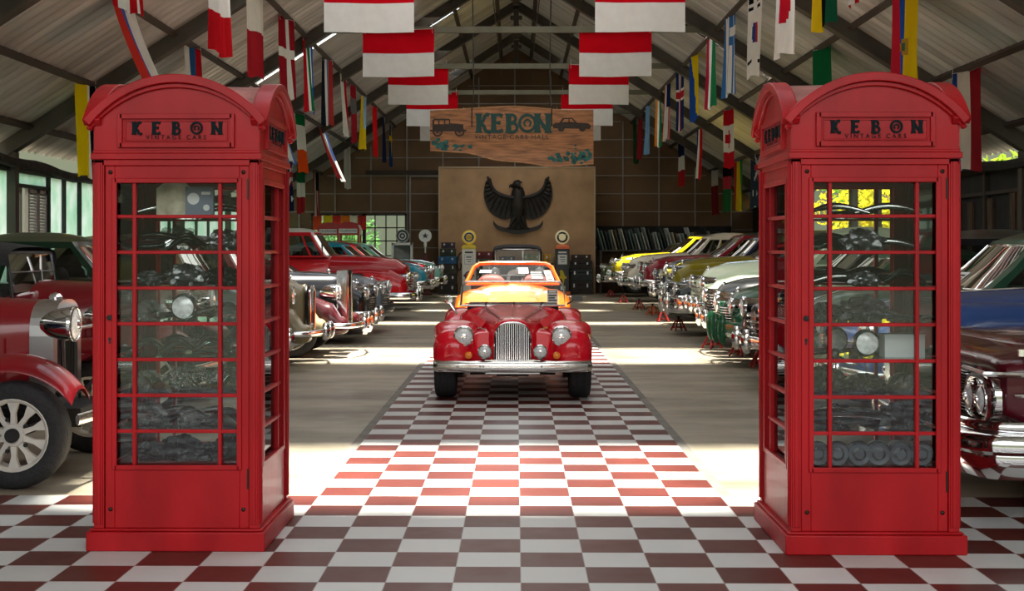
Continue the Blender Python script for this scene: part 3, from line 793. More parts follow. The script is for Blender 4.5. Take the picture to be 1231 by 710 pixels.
def headlamp(root, x, y, z, r=.1, depth=.14, pod_mat=None, bowl=False, yaw=0, name='headlight'):
    def shell():
        m = MB()
        if bowl: m.lathe([(.001,-depth),(r*.35,-depth*.96),(r*.7,-depth*.72),(r*.93,-depth*.3),(r,0),(r*1.04,.004),(r*1.03,.022),(r*.9,.026)], 26, 'X', cap1=False)
        else: m.lathe([(r*.9,-depth),(r*1.0,-.03),(r*1.13,-.012),(r*1.12,.012),(r*1.0,.026),(r*.92,.02)], 26, 'X', cap1=False)
        return m.mesh('headlight', pod_mat or M['chrome'])
    o = link(name, cached(('hl', r, depth, bowl, id(pod_mat)), shell), root, (x, y, z)); o.rotation_euler = (0,0,yaw)
    def lens():
        m = MB(); m.lathe([(r*.95,.016),(r*.75,.034),(r*.45,.046),(.001,.052)], 26, 'X', cap0=False); return m.mesh('lens', M['lens'])
    link('lens', cached(('lens', r), lens), o)
    def bulb():
        m = MB(); m.lathe([(r*.30,.046),(r*.26,.058),(.001,.062)], 14, 'X', cap0=False); m.lathe([(r*1.0,.012),(r*1.02,.030),(r*.93,.034)], 26, 'X', cap0=False, cap1=False); return m.mesh('reflector', M['chrome'])
    link('reflector', cached(('bulb', r), bulb), o)
    return o
def bumper(root, W, z, h=.12, t=.045, x=.06, curve=.12, wrap=.45, m=None, guards=(), gh=.24, vee=False, name='bumper'):
    m = m or M['chrome']; hw = W/2; path = []
    for i in range(9): yy = -hw+.10+(hw-.10)*2*i/8; path.append((x-curve*(yy/hw)**2, yy))
    e = path[-1][0]
    tail = [(e-.03, hw-.02), (e-.10, hw+.015), (e-.10-wrap*.5, hw+.02), (e-.10-wrap, hw+.02)]
    path = [(a,-b) for a, b in tail[::-1]]+path+tail
    prof = [(t*.5*cos(a)*1.0, math.copysign(abs(sin(a))**.7, sin(a))*h/2) for a in [2*pi*k/12 for k in range(12)]]
    mb = MB(); mb.sweep([(a,b,z) for a,b in path], prof)
    o = mb.build(name, m, root)
    for gy in guards:
        g = MB(); pod(g, [(x-curve*(gy/hw)**2+.05-.05*abs(k), gy, .040+.022*(1-k*k), z-.01, z+.01) for k in (0,)], r0=.02, r1=.02) if False else None
        xx = x-curve*(gy/hw)**2
        rings = []
        for k in range(9):
            s = -1+2*k/8; zz = z+s*gh/2; ww = .020+.026*math.sqrt(max(0,1-s*s)); dd = .02+.06*math.sqrt(max(0,1-s*s*.9))
            rings.append([(xx+dd*max(-.3,cos(a)), gy+ww*sin(a), zz) for a in [2*pi*q/12 for q in range(12)]])
        g.loft(rings); g.build('overrider', m, o)
    return o
def patchwall(frame, glass, P, us, vs, holes):
    """grid with parametric splits; holes: set of (i,j) cells that become glass"""
    for j in range(len(vs)-1):
        for i in range(len(us)-1):
            tgt = glass if (i,j) in holes else frame
            k = max(1, int((us[i+1]-us[i])/.12)); l = 2
            tgt.grid(lambda u,v:P(us[i]+(us[i+1]-us[i])*u, vs[j]+(vs[j+1]-vs[j])*v), k, l)
def cabin(root, c, body, roofm, split=False):
    """closed cabin: c = dict(b0,b1,t0,t1,zb,zt,wb,wt)"""
    b0,b1,t0,t1,zb,zt,wb,wt = [c[k] for k in ('b0','b1','t0','t1','zb','zt','wb','wt')]
    bulge = c.get('bulge',.12); ws = c.get('ws',.06)
    def corner(v, sx):  # x at height v for front/back edge
        e = v+.12*v*(1-v)*2
        return lerp(b0,t0,e) if sx > 0 else lerp(b1,t1,e)
    def wid(v): return lerp(wb,wt,v**1.35)
    def front(u,v): y = wid(v)*(2*u-1); return (corner(v,1)+bulge*(1-(2*u-1)**2)*(1-.3*v), y, lerp(zb,zt,v))
    def back(u,v): y = wid(v)*(1-2*u); return (corner(v,-1)-bulge*(1-(2*u-1)**2), y, lerp(zb,zt,v))
    def side(s):
        return lambda u,v:(lerp(corner(v,1),corner(v,-1),u), s*(wid(v)+.02*sin(pi*u)), lerp(zb,zt,v))
    fr, gl = MB(), MB()
    fs = [0,ws,.49,.51,1-ws,1] if split else [0,ws,1-ws,1]
    ho = {(1,1),(3,1)} if split else {(1,1)}
    patchwall(fr, gl, front, fs, [0,.06,.9,1], ho)
    g2 = MB(); patchwall(fr, g2, back, [0,.16,.84,1], [0,.22,.86,1], {(1,1)})
    su, sh = c.get('side', ([0,.05,.24,.27,.56,.60,.9,1], {(1,1),(3,1),(5,1)}))
    for s in (-1,1):
        g3 = MB(); patchwall(fr, g3, side(s), su, [0,.06,.86,1], sh); g3.build('side_window', M['carglass'], root)
    fr.build('cabin', body, root, ang=50)
    w = gl.build('windscreen', M['carglass'], root); g2.build('rear_window', M['carglass'], root);
    if not c.get('nochrome'):
        k = MB(); k.tube([front(ws+(1-2*ws)*i/10,.055) for i in range(11)]+[front(1-ws,.06+.84*i/4) for i in range(5)]+[front(1-ws-(1-2*ws)*i/10,.905) for i in range(11)]+[front(ws,.9-.84*i/4) for i in range(5)], .011, 6)
        if split: k.tube([front(.5,.06),front(.5,.9)], .012, 6)
        k.build('trim', M['chrome'], w)
    def roof(u,v):
        x = 2*u-1; y = 2*v-1; cr = c.get('crown',.1)
        fx = lerp(t0,t1,u)
        if abs(x) > .99: fx += (bulge*.7 if x < 0 else -bulge)*(1-y*y)
        else: fx += (bulge*.7*max(0,-x) - bulge*max(0,x))*(1-y*y)
        return (fx, y*(wt+.02*sin(pi*u)*(1 if abs(y)>.9 else 0)), zt-.002+cr*(1-abs(x)**2.6)*(1-abs(y)**2.6))
    MB().grid(roof, 12, 12).build('roof', roofm, root, ang=60)
    st = MB(); xm = lerp(b0,b1,.42)
    for y in (-.32,.32):
        pod(st, [(xm, y, .24, zb-.25, zb+.22)], r0=.07, r1=.07, N=16)
    pod(st, [(lerp(b0,b1,.8), 0, .55, zb-.25, zb+.18)], r0=.08, r1=.08, N=16)
    st.build('seat', M['leather'], root)
    sw = MB(); cx, cz = lerp(b0,b1,.24), zb+.05
    sw.tube([(cx+.07*sin(a)*0-.05*sin(a), .33+.19*cos(a), cz+.18*sin(a)) for a in [2*pi*k/20 for k in range(21)]], .012, 6); sw.tube([(cx,.33,cz),(cx+.35,.33,cz-.25)], .02, 6)
    sw.build('steering_wheel', M['white'] if c.get('wheelwhite') else M['black'], root)
    if c.get('cards'):
        for (u0,u1,v0,v1) in c['cards']:
            k = MB(); k.grid(lambda u,v:tuple(Vector(front(u0+(u1-u0)*u, v0+(v1-v0)*v))+Vector((.012,0,.004))), 2, 2)
            cb = k.build('price_card', M['card'], root)
            k = MB()
            for q in range(4):
                a = .12+.2*q; k.grid(lambda u,v:tuple(Vector(front(u0+(u1-u0)*(.12+.76*u), v0+(v1-v0)*(a+.11*v)))+Vector((.016,0,.005))), 1, 1)
            k.build('print', M['ink'], cb)
def grille(root, style, x, w, z0, z1, color=None, bars=None, zn=None):
    fr = MB(); br = MB(); h = z1-z0
    if style in ('arch','tall','peak'):
        def edge(t):   # t in 0..1 along the outline from bottom left over the top to bottom right
            if style == 'tall': return [(-w/2,z0),(-w/2,z1),(w/2,z1),(w/2,z0)]
            if style == 'peak': return [(-w*.42,z0),(-w/2,z1-.06),(-w*.25,z1),(w*.25,z1),(w/2,z1-.06),(w*.42,z0)]
            return [(-w/2,z0)]+[(-w/2*cos(a),z1-w*.5+w*.5*sin(a)) for a in [pi*k/12 for k in range(13)]]+[(w/2,z0)]
        o = edge(0)
        path = [(x+.012, y, z) for y, z in o]+[(x+.012, o[0][0], o[0][1])]
        fr.tube(path, .018, 8)
        if style == 'tall': fr.bx(x-.13,x+.02,-w/2-.015,w/2+.015,z1-.03,z1+.02); fr.bx(x-.13,x+.01,-w/2-.02,-w/2+.01,z0,z1); fr.bx(x-.13,x+.01,w/2-.01,w/2+.02,z0,z1)
        g = fr.build('grille', M['chrome'], root)
        def top(y):
            if style == 'tall': return z1
            if style == 'peak': return z1 - max(0,(abs(y)-w*.25)/(w*.25))*.06
            return z1-w*.5+math.sqrt(max(0,(w*.5)**2-y*y))
        nb = bars or 13
        for i in range(1,nb): y = -w/2+w*i/nb; br.box((x+.006,y,(z0+top(y))/2),(.02,w/nb*.42,top(y)-z0))
        br.build('bars', M['chrome'], g)
        bk = MB(); bk.poly([(y*.97,z) for y,z in o], x-.03, x-.012, axis='X'); bk.build('core', M['matte_black'], g)
        return g
    if style == 'teeth':      # wide mouth
        pts = [(w/2*math.copysign(abs(cos(a))**.6,cos(a)), (z0+z1)/2+h/2*math.copysign(abs(sin(a))**.7,sin(a))) for a in [2*pi*k/32 for k in range(33)]]
        fr.tube([(x+.02-.12*(abs(y)/(w/2))**2, y, z) for y,z in pts], .024, 8)
        g = fr.build('grille', M['chrome'], root)
        nb = bars or 11
        for i in range(1,nb):
            y = -w/2+w*i/nb; hh = h*(1-(abs(y)/(w/2))**3)
            br.lathe([(.004,-hh/2),(.02,-hh*.3),(.024,0),(.02,hh*.3),(.004,hh/2)], 8, o=(x+.02-.12*(abs(y)/(w/2))**2,y,(z0+z1)/2))
        br.build('bars', M['chrome'], g)
        bk = MB(); bk.poly([(y*.97,z) for y,z in pts[:-1]], x-.16, x-.14, axis='X'); bk.build('core', M['matte_black'], g)
        return g
    # horizontal bars
    nb = bars or 5
    for i in range(nb):
        z = z0+h*(i+.5)/nb; ww = w*(1-.15*abs((i+.5)/nb-.5)*2) if style == 'bars' else w*(.45+.55*(1-abs((i+.5)/nb-.4)))
        br.sweep([(x+.035-.14*(2*k/10-1)**2, ww/2*(2*k/10-1), z) for k in range(11)], [(.018*cos(a), h/nb*.24*sin(a)) for a in [2*pi*q/8 for q in range(8)]])
    g = br.build('grille', M['chrome'], root)
    bk = MB(); bk.bx(x-.2,x-.10,-w*.45,w*.45,z0,z1); bk.build('core', M['matte_black'], g)
    return g
PRE = {
 'fifties': dict(L=4.9, W=1.86, side=[(-.1,.84),(-.3,.95),(-.8,.99),(-2.0,.97),(-3.4,.93),(-4.3,.95),(-4.8,.78)], sw=.27, zb=.33, wx=(-.95,-3.65), wr=.345,
    center=[(-.06,.66,.42,.78),(-.2,.68,.40,.93),(-.6,.68,.38,1.02),(-1.7,.70,.38,1.08),(-3.7,.72,.38,1.02),(-4.5,.66,.42,.92),(-4.75,.6,.46,.74)],
    cab=dict(b0=-1.62,b1=-3.95,t0=-2.25,t1=-3.35,zb=1.0,zt=1.50,wb=.76,wt=.62,bulge=.2,crown=.08), hl=(.70,.80,.105), gr=('oval',.03,1.15,.46,.70), bz=.44, bh=.15),
 'forties': dict(L=4.7, W=1.78, side=[(-.1,.76),(-.22,.86),(-.55,.94),(-1.0,.93),(-1.6,.86),(-2.4,.80),(-3.1,.84),(-3.6,.88),(-4.1,.80),(-4.5,.55)], sw=.27, zb=.32, wx=(-.85,-3.45), wr=.35,
    center=[(-.05,.24,.45,.86),(-.14,.32,.42,.99),(-.45,.42,.38,1.09),(-1.0,.52,.36,1.14),(-1.65,.66,.36,1.17),(-3.3,.74,.36,1.10),(-4.1,.60,.4,.96),(-4.5,.4,.45,.70)],
    cab=dict(b0=-1.55,b1=-3.75,t0=-2.05,t1=-3.15,zb=1.06,zt=1.56,wb=.70,wt=.56,bulge=.13,crown=.11), hl=(.62,.80,.105), gr=('waterfall',.02,.95,.44,.76), bz=.46, bh=.13),
 'thirties': dict(L=4.4, W=1.70, side=[(-.08,.56),(-.2,.74),(-.5,.84),(-.9,.82),(-1.4,.62),(-1.9,.46),(-2.7,.44),(-3.0,.66),(-3.4,.80),(-3.8,.74),(-4.2,.5)], sw=.24, zb=.32, wx=(-.75,-3.35), wr=.36,
    center=[(-.2,.22,.42,1.02),(-.3,.25,.40,1.08),(-.8,.33,.38,1.13),(-1.5,.52,.36,1.17),(-2.2,.64,.36,1.16),(-3.4,.62,.36,1.12),(-4.0,.5,.42,.9),(-4.25,.36,.48,.66)],
    cab=dict(b0=-1.45,b1=-3.6,t0=-1.72,t1=-3.1,zb=1.10,zt=1.58,wb=.63,wt=.54,bulge=.06,crown=.1), hl=(.50,.86,.10), gr=('peak',-.1,.40,.42,1.02), bz=.44, bh=.075),
}
def car(label, color, X, Y, rz, preset='forties', name='vintage_car', cat='car', group=None, lift=0., roof=None, body2=None, grille_color=None, pink=None, bump=None, guards=(-.32,.32), **ov):
    p = dict(PRE[preset]); p.update(ov)
    root = thing(name, label, cat, (X, Y, lift), rz, group)
    pm = paint(color); rm = paint(roof) if roof else pm
    zs = p.get('zs', 1.)
    if zs != 1.:
        p['side'] = [(x,.34+(z-.34)*zs) for x,z in p['side']]; p['center'] = [(x,hw,.34+(a-.34)*zs,.34+(b-.34)*zs) for x,hw,a,b in p['center']]
        c_ = dict(p['cab']); c_['zb'] = .34+(c_['zb']-.34)*zs; c_['zt'] = .34+(c_['zt']-.34)*zs; p['cab'] = c_
        p['hl'] = (p['hl'][0], .34+(p['hl'][1]-.34)*zs, p['hl'][2]); q = p['gr']; p['gr'] = (q[0],q[1],q[2],.34+(q[3]-.34)*zs,.34+(q[4]-.34)*zs); p['bz'] = .34+(p['bz']-.34)*zs
    W, sw, zb = p['W'], p['sw'], p['zb']; wr, wx = p['wr'], p['wx']
    def bot(x):
        z = zb
        for w in wx:
            d = abs(x-w); R = wr+.055
            if d < R: z = max(z, wr+math.sqrt(R*R-d*d)*.92)
        return z
    xs = sorted({round(p['side'][0][0]-i*.075,3) for i in range(int((p['side'][0][0]-p['side'][-1][0])/.075)+1)}|{q[0] for q in p['side']}, reverse=True)
    for s in (-1,1):
        m = MB(); st = []
        for x in xs:
            zt = interp(p['side'], x); z0 = min(bot(x), zt-.07)
            nose = min(1, .72+.28*min(1,(p['side'][0][0]-x)/.35)); tail = min(1,.7+.3*min(1,(x-p['side'][-1][0])/.6))
            hw = sw*min(nose,tail); st.append((x, s*(W/2-hw-.01), hw, z0, zt))
        pod(m, st, n=2.6, r0=.11, r1=.14, nb=5, drop0=.1); m.build('fender', pm, root, ang=60)
    m = MB(); pod(m, [(x,0,hw,z0,z1) for x,hw,z0,z1 in p['center']], n=2.7, r0=p.get('nr',.07), r1=.12, nb=6)
    m.build('body', paint(body2) if body2 else pm, root, ang=60)
    m = MB(); m.bx(-p['L']+.4,-.35,-W/2+.3,W/2-.3,.24,.55)
    for s in (-1,1): m.bx(wx[1]+.5, wx[0]-.5, s*(W/2-.32), s*(W/2-.06), .26, .40)
    m.build('chassis', M['under'], root)
    for x in wx:
        for s in (-1,1): wheel(root, x, s*(W/2-.13), wr, wr, .18, s, white=p.get('white',False), paintm=pm if p.get('rimpaint') else None)
    y, z, r = p['hl']
    for s in (-1,1):
        if p.get('hl_free'): 
            o = headlamp(root, p.get('hlx',-.2), s*y, z, r, .2, bowl=True, pod_mat=(pm if p.get('hlpaint') else None))
        else: headlamp(root, p.get('hlx',.0), s*y, z, r, .2)
        if p.get('hl2'): headlamp(root, p.get('hlx',.0)-.0, s*(y-.22), z, r*.9, .2)
        t = MB(); t.lathe([(.001,-.05),(.035,-.04),(.04,0),(.03,.02),(.001,.03)],14,'X',(p.get('hlx',0)-.02,s*y,z-.21)); t.build('parking_lamp', M['amber'] if p.get('amber') else M['lens'], root)
    gs, gx, gw, g0, g1 = p['gr']; grille(root, gs, gx, gw, g0, g1, bars=p.get('bars'))
    bumper(root, W, p['bz'], p['bh'], x=p.get('bx',.13), guards=guards, gh=p.get('gh',.26), m=bump, wrap=p.get('wrap',.4), curve=p.get('curve',.13))
    bumper2 = MB(); bumper2.sweep([(-p['L']-.02+.1*(2*k/8-1)**2, W*.48*(2*k/8-1), p['bz']) for k in range(9)], [(.02*cos(a), .06*sin(a)) for a in [2*pi*q/8 for q in range(8)]]); bumper2.build('rear_bumper', M['chrome'], root)
    t = MB(); hc = p['center']
    t.tube([(x, 0, zt+.006) for x,hw,z0,zt in hc[1:5]], .012, 6)
    t.lathe([(.001,0),(.03,.004),(.018,.03),(.03,.05),(.001,.075)],12,o=(hc[1][0]-.04,0,hc[1][3]))
    t.build('hood_ornament', M['chrome'], root)
    for s in (-1,1):
        t = MB(); zz = p.get('trimz',.70)
        t.sweep([(x, s*(W/2-.005), zz) for x in (-1.35,-2.0,-2.9,-3.0)] , [(.012*cos(a), .02*sin(a)) for a in [2*pi*q/8 for q in range(8)]]) if p.get('trim',True) else t.bx(-1.4,-3.0,s*(W/2-.4),s*(W/2-.12),.30,.36)
        t.build('side_trim' if p.get('trim',True) else 'running_board', M['chrome'] if p.get('trim',True) else M['rubber'], root)
    cabin(root, p['cab'], pm, rm, split=p.get('split', preset != 'fifties'))
    return root
STAND = []
def jack_stand(x, y, color, label):
    m = M[color]
    if not STAND:
        root = thing('jack_stand', label, 'jack stand', (x,y,0), group='jack stands under the right row')
        c = MB()
        for k in range(4):
            a = pi/4+k*pi/2; c.tube([(cos(a)*.15,sin(a)*.15,.0),(cos(a)*.045,sin(a)*.045,.2)], .017, 6)
        c.bx(-.13,.13,-.012,.012,.05,.075); c.bx(-.012,.012,-.13,.13,.05,.075); c.bx(-.045,.045,-.045,.045,.185,.21)
        c.build('frame', m, root); 
        p = MB(); p.tube([(0,0,.15),(0,0,.255)], .022, 8); p.bx(-.05,.05,-.03,.03,.25,.265); p.build('post', M['matte_black'], root)
        STAND.append(root); return root
    o = dup(STAND[0], (x,y,0), random.uniform(0,1), label)
    if color != 'jackred':
        c = o.children[0]
        for ch in o.children:
            if ch.name.startswith('frame'): ch.data = ch.data.copy(); ch.data.materials[0] = m
    return o
# ------------------------------------------------------------------ vintage open cars of the twenties and thirties
def clam(mb, path, yc, hw, drop=.05, th=.012, n=10):
    """fender sheet swept along path [(x,z)], crowned across its width"""
    rings = []
    for x, z in path:
        top = [(x, yc+hw*(2*k/n-1), z-drop*abs(2*k/n-1)**2.6) for k in range(n+1)]
        bt = [(a, b, c-th) for a, b, c in top[::-1]]
        rings.append(top+bt)
    return mb.loft(rings)
def smooth_path(pts, k=4):
    out = []
    for i in range(len(pts)-1):
        p0 = pts[max(0,i-1)]; p1 = pts[i]; p2 = pts[i+1]; p3 = pts[min(len(pts)-1,i+2)]
        for j in range(k):
            t = j/k
            out.append(tuple(.5*((2*b)+(-a+c)*t+(2*a-5*b+4*c-d)*t*t+(-a+3*b-3*c+d)*t**3) for a,b,c,d in zip(p0,p1,p2,p3)))
    out.append(pts[-1]); return out
def vintage(label, color, X, Y, rz, fender=None, top='soft', style='spoke', hood_z=1.13, wr=.335, shell=None, z_ws=1.46, lamp=True, rad_w=.56, name='vintage_tourer', L=3.7, hw=.70, wswid=.58):
    root = thing(name, label, 'car', (X,Y,0), rz)
    pm = paint(color); fm = paint(fender) if fender else pm
    ax, rx = -.38, -3.0
    # radiator shell
    rw = rad_w
    def outline(w, z0, z1): return [(-w/2,z0)]+[(-w/2*math.copysign(abs(cos(a))**.75,cos(a)),z1-w*.42+w*.42*abs(sin(a))**.8) for a in [pi*k/14 for k in range(15)]]+[(w/2,z0)]
    o = outline(rw, .42, hood_z+.025); i_ = outline(rw*.74, .48, hood_z-.07)
    m = MB(); n = len(o); xf, xb = -.31, -.47
    for q in range(n-1):
        m.add([(xf,*o[q]),(xf,*o[q+1]),(xf-.0,*i_[q+1]),(xf,*i_[q])],[(0,1,2,3)])
        m.add([(xf,*o[q]),(xf,*o[q+1]),(xb,*o[q+1]),(xb,*o[q])],[(0,1,2,3)])
        m.add([(xf,*i_[q]),(xf,*i_[q+1]),(xf-.05,*i_[q+1]),(xf-.05,*i_[q])],[(0,1,2,3)])
    m.bx(xf-.1,xf,-rw/2,rw/2,.40,.49)
    rs = m.build('radiator_shell', shell or M['chrome_worn'], root, ang=30)
    c = MB(); c.poly(i_, xf-.045, xf-.03, axis='X')
    for q in range(12): y = -rw*.36+rw*.72*q/11; c.bx(xf-.032,xf-.022,y-.004,y+.004,.5,hood_z-.1)
    c.build('core', M['matte_black'], rs)
    c = MB(); c.lathe([(.04,0),(.045,.02),(.03,.04),(.001,.05)],14,o=(-.39,0,hood_z+.02)); c.build('radiator_cap', M['chrome'], rs)
    # hood
    m = MB(); rings = []
    for t in range(7):
        x = -.46-1.1*t/6; w = lerp(rw-.01, hw*1.72, (t/6)**1.3); rings.append([(x, a, b) for a, b in outline(w, .50, hood_z+.02+.01*t)])
    m.loft(rings); m.build('hood', pm, root, ang=35)
    h = MB()
    for s in (-1,1):
        for q in range(14): xx = -.62-.055*q; w = lerp(rw-.01, hw*1.72, ((-xx-.46)/1.1)**1.3)/2; h.box((xx, s*(w+.001), .78),(.012,.018,.24), rz=.0)
    h.build('louvres', pm, root)
    # tub
    m = MB(); pod(m, [(-1.5,0,hw*.88,.42,hood_z+.0),(-1.75,0,hw,.40,hood_z-.05),(-2.6,0,hw,.40,hood_z-.08),(-3.3,0,hw*.94,.42,hood_z-.06),(-3.55,0,hw*.8,.46,hood_z-.2)], n=5, r0=.05, r1=.1, nb=6); m.build('body', pm, root, ang=40)
    m = MB(); m.bx(-3.2,-1.75,-hw*.86,hw*.86,hood_z-.09,hood_z+.004); m.build('cockpit', M['matte_black'], root)
    m = MB(); pod(m, [(-2.35,0,hw*.8,.6,hood_z+.12)], r0=.1,r1=.1); pod(m, [(-3.2,0,hw*.8,.6,hood_z+.12)], r0=.1,r1=.1); m.build('seat', M['leather'], root)
    # fenders, running boards
    R = wr+.11; RF = wr+.165
    fp = [(ax+RF*cos(a)+.0, wr+RF*sin(a)) for a in [radians(36+q*10.5) for q in range(9)]]
    fp = smooth_path(fp[:9]+[(-1.05,.56),(-1.35,.40),(-1.55,.36)], 3)
    rp = smooth_path([(rx+R*cos(a), wr+R*sin(a)) for a in [radians(5+q*17) for q in range(11)]], 2)
    for s in (-1,1):
        m = MB(); clam(m, fp, s*(hw+.06), .17, .09); m.build('front_fender', fm, root, ang=50)
        m = MB(); clam(m, rp, s*(hw+.05), .15, .05); m.build('rear_fender', fm, root, ang=50)
        m = MB(); m.bx(-2.55,-1.5,s*(hw-.08),s*(hw+.2),.33,.36); m.build('running_board', M['rubber'], root)
        for x in (ax, rx): wheel(root, x, s*(hw+.06), wr, wr, .16, s, style=style, paintm=fm)
        if lamp:
            hl = headlamp(root, -.14, s*.44, 1.0, .112, .2, bowl=True)
            m = MB(); m.tube([(-.2,s*.44,.9),(-.2,s*.40,.62),(-.3,s*.3,.5)], .016, 6); m.build('lamp_bracket', M['black'], root)
    m = MB(); m.tube([(-.18,-.44,.96),(-.18,.44,.96)], .013, 6); m.build('lamp_bar', M['chrome_worn'], root)
    m = MB(); m.bx(-3.4,-.1,-.38,.38,.33,.45); m.tube([(ax,-hw,wr),(ax,hw,wr)],.03,8); m.tube([(rx,-hw,wr),(rx,hw,wr)],.04,8)
    for s in (-1,1): m.tube([(.0,s*.36,.40),(-.2,s*.36,.36),(-.38,s*.36,.40),(-.9,s*.36,.44)], .025, 6)
    m.build('chassis', M['under'], root)
    m = MB(); m.sweep([(.04-.05*(2*k/8-1)**2, .72*(2*k/8-1), .42) for k in range(9)], [(.014*cos(a), .035*sin(a)) for a in [2*pi*q/8 for q in range(8)]]); m.build('bumper', M['chrome_worn'], root)
    # windscreen
    w = wswid; xw = -1.66
    m = MB(); zb = hood_z-.03
    m.tube([(xw,-w,zb-.05),(xw-.06,-w,z_ws),(xw-.06,w,z_ws),(xw,w,zb-.05)], .017, 8); m.tube([(xw-.035,-w,zb+.18),(xw-.035,w,zb+.18)], .010, 6)
    ws = m.build('windscreen_frame', M['black'], root)
    g = MB(); g.add([(xw,-w,zb),(xw,w,zb),(xw-.06,w,z_ws),(xw-.06,-w,z_ws)],[(0,1,2,3)]); g.build('windscreen', M['carglass'], ws)
    m = MB(); m.bx(xw+.0,xw+.015,.1,.13,z_ws-.16,z_ws-.02); m.tube([(xw+.005,.115,z_ws-.03),(xw+.02,.12,z_ws-.3)],.008,6); m.build('wiper', M['steel'], ws)
    if top:
        def P(u,v):
            y = (2*v-1); x = lerp(xw-.02,-3.45,u); zc = z_ws+.05+.06*sin(pi*min(1,u*1.4))-.25*max(0,u-.72)**1.2
            if abs(y) > .78: # sides hang down
                t = (abs(y)-.78)/.22; return (x, math.copysign(w+.03+.04*t, y), zc-.04-t*(.13+.5*max(0,u-.55)/.45))
            return (x, y/.78*(w+.03), zc-.05*(y/.78)**4)
        MB().grid(P, 24, 24).build('soft_top', M['softtop'], root, ang=50)
        m = MB(); m.tube([(-2.4,-w-.03,z_ws+.0),(-2.9,-w-.02,.98)], .014, 6); m.tube([(-2.4,w+.03,z_ws+.0),(-2.9,w+.02,.98)], .014, 6); m.build('hood_irons', M['steel'], root)
    return root

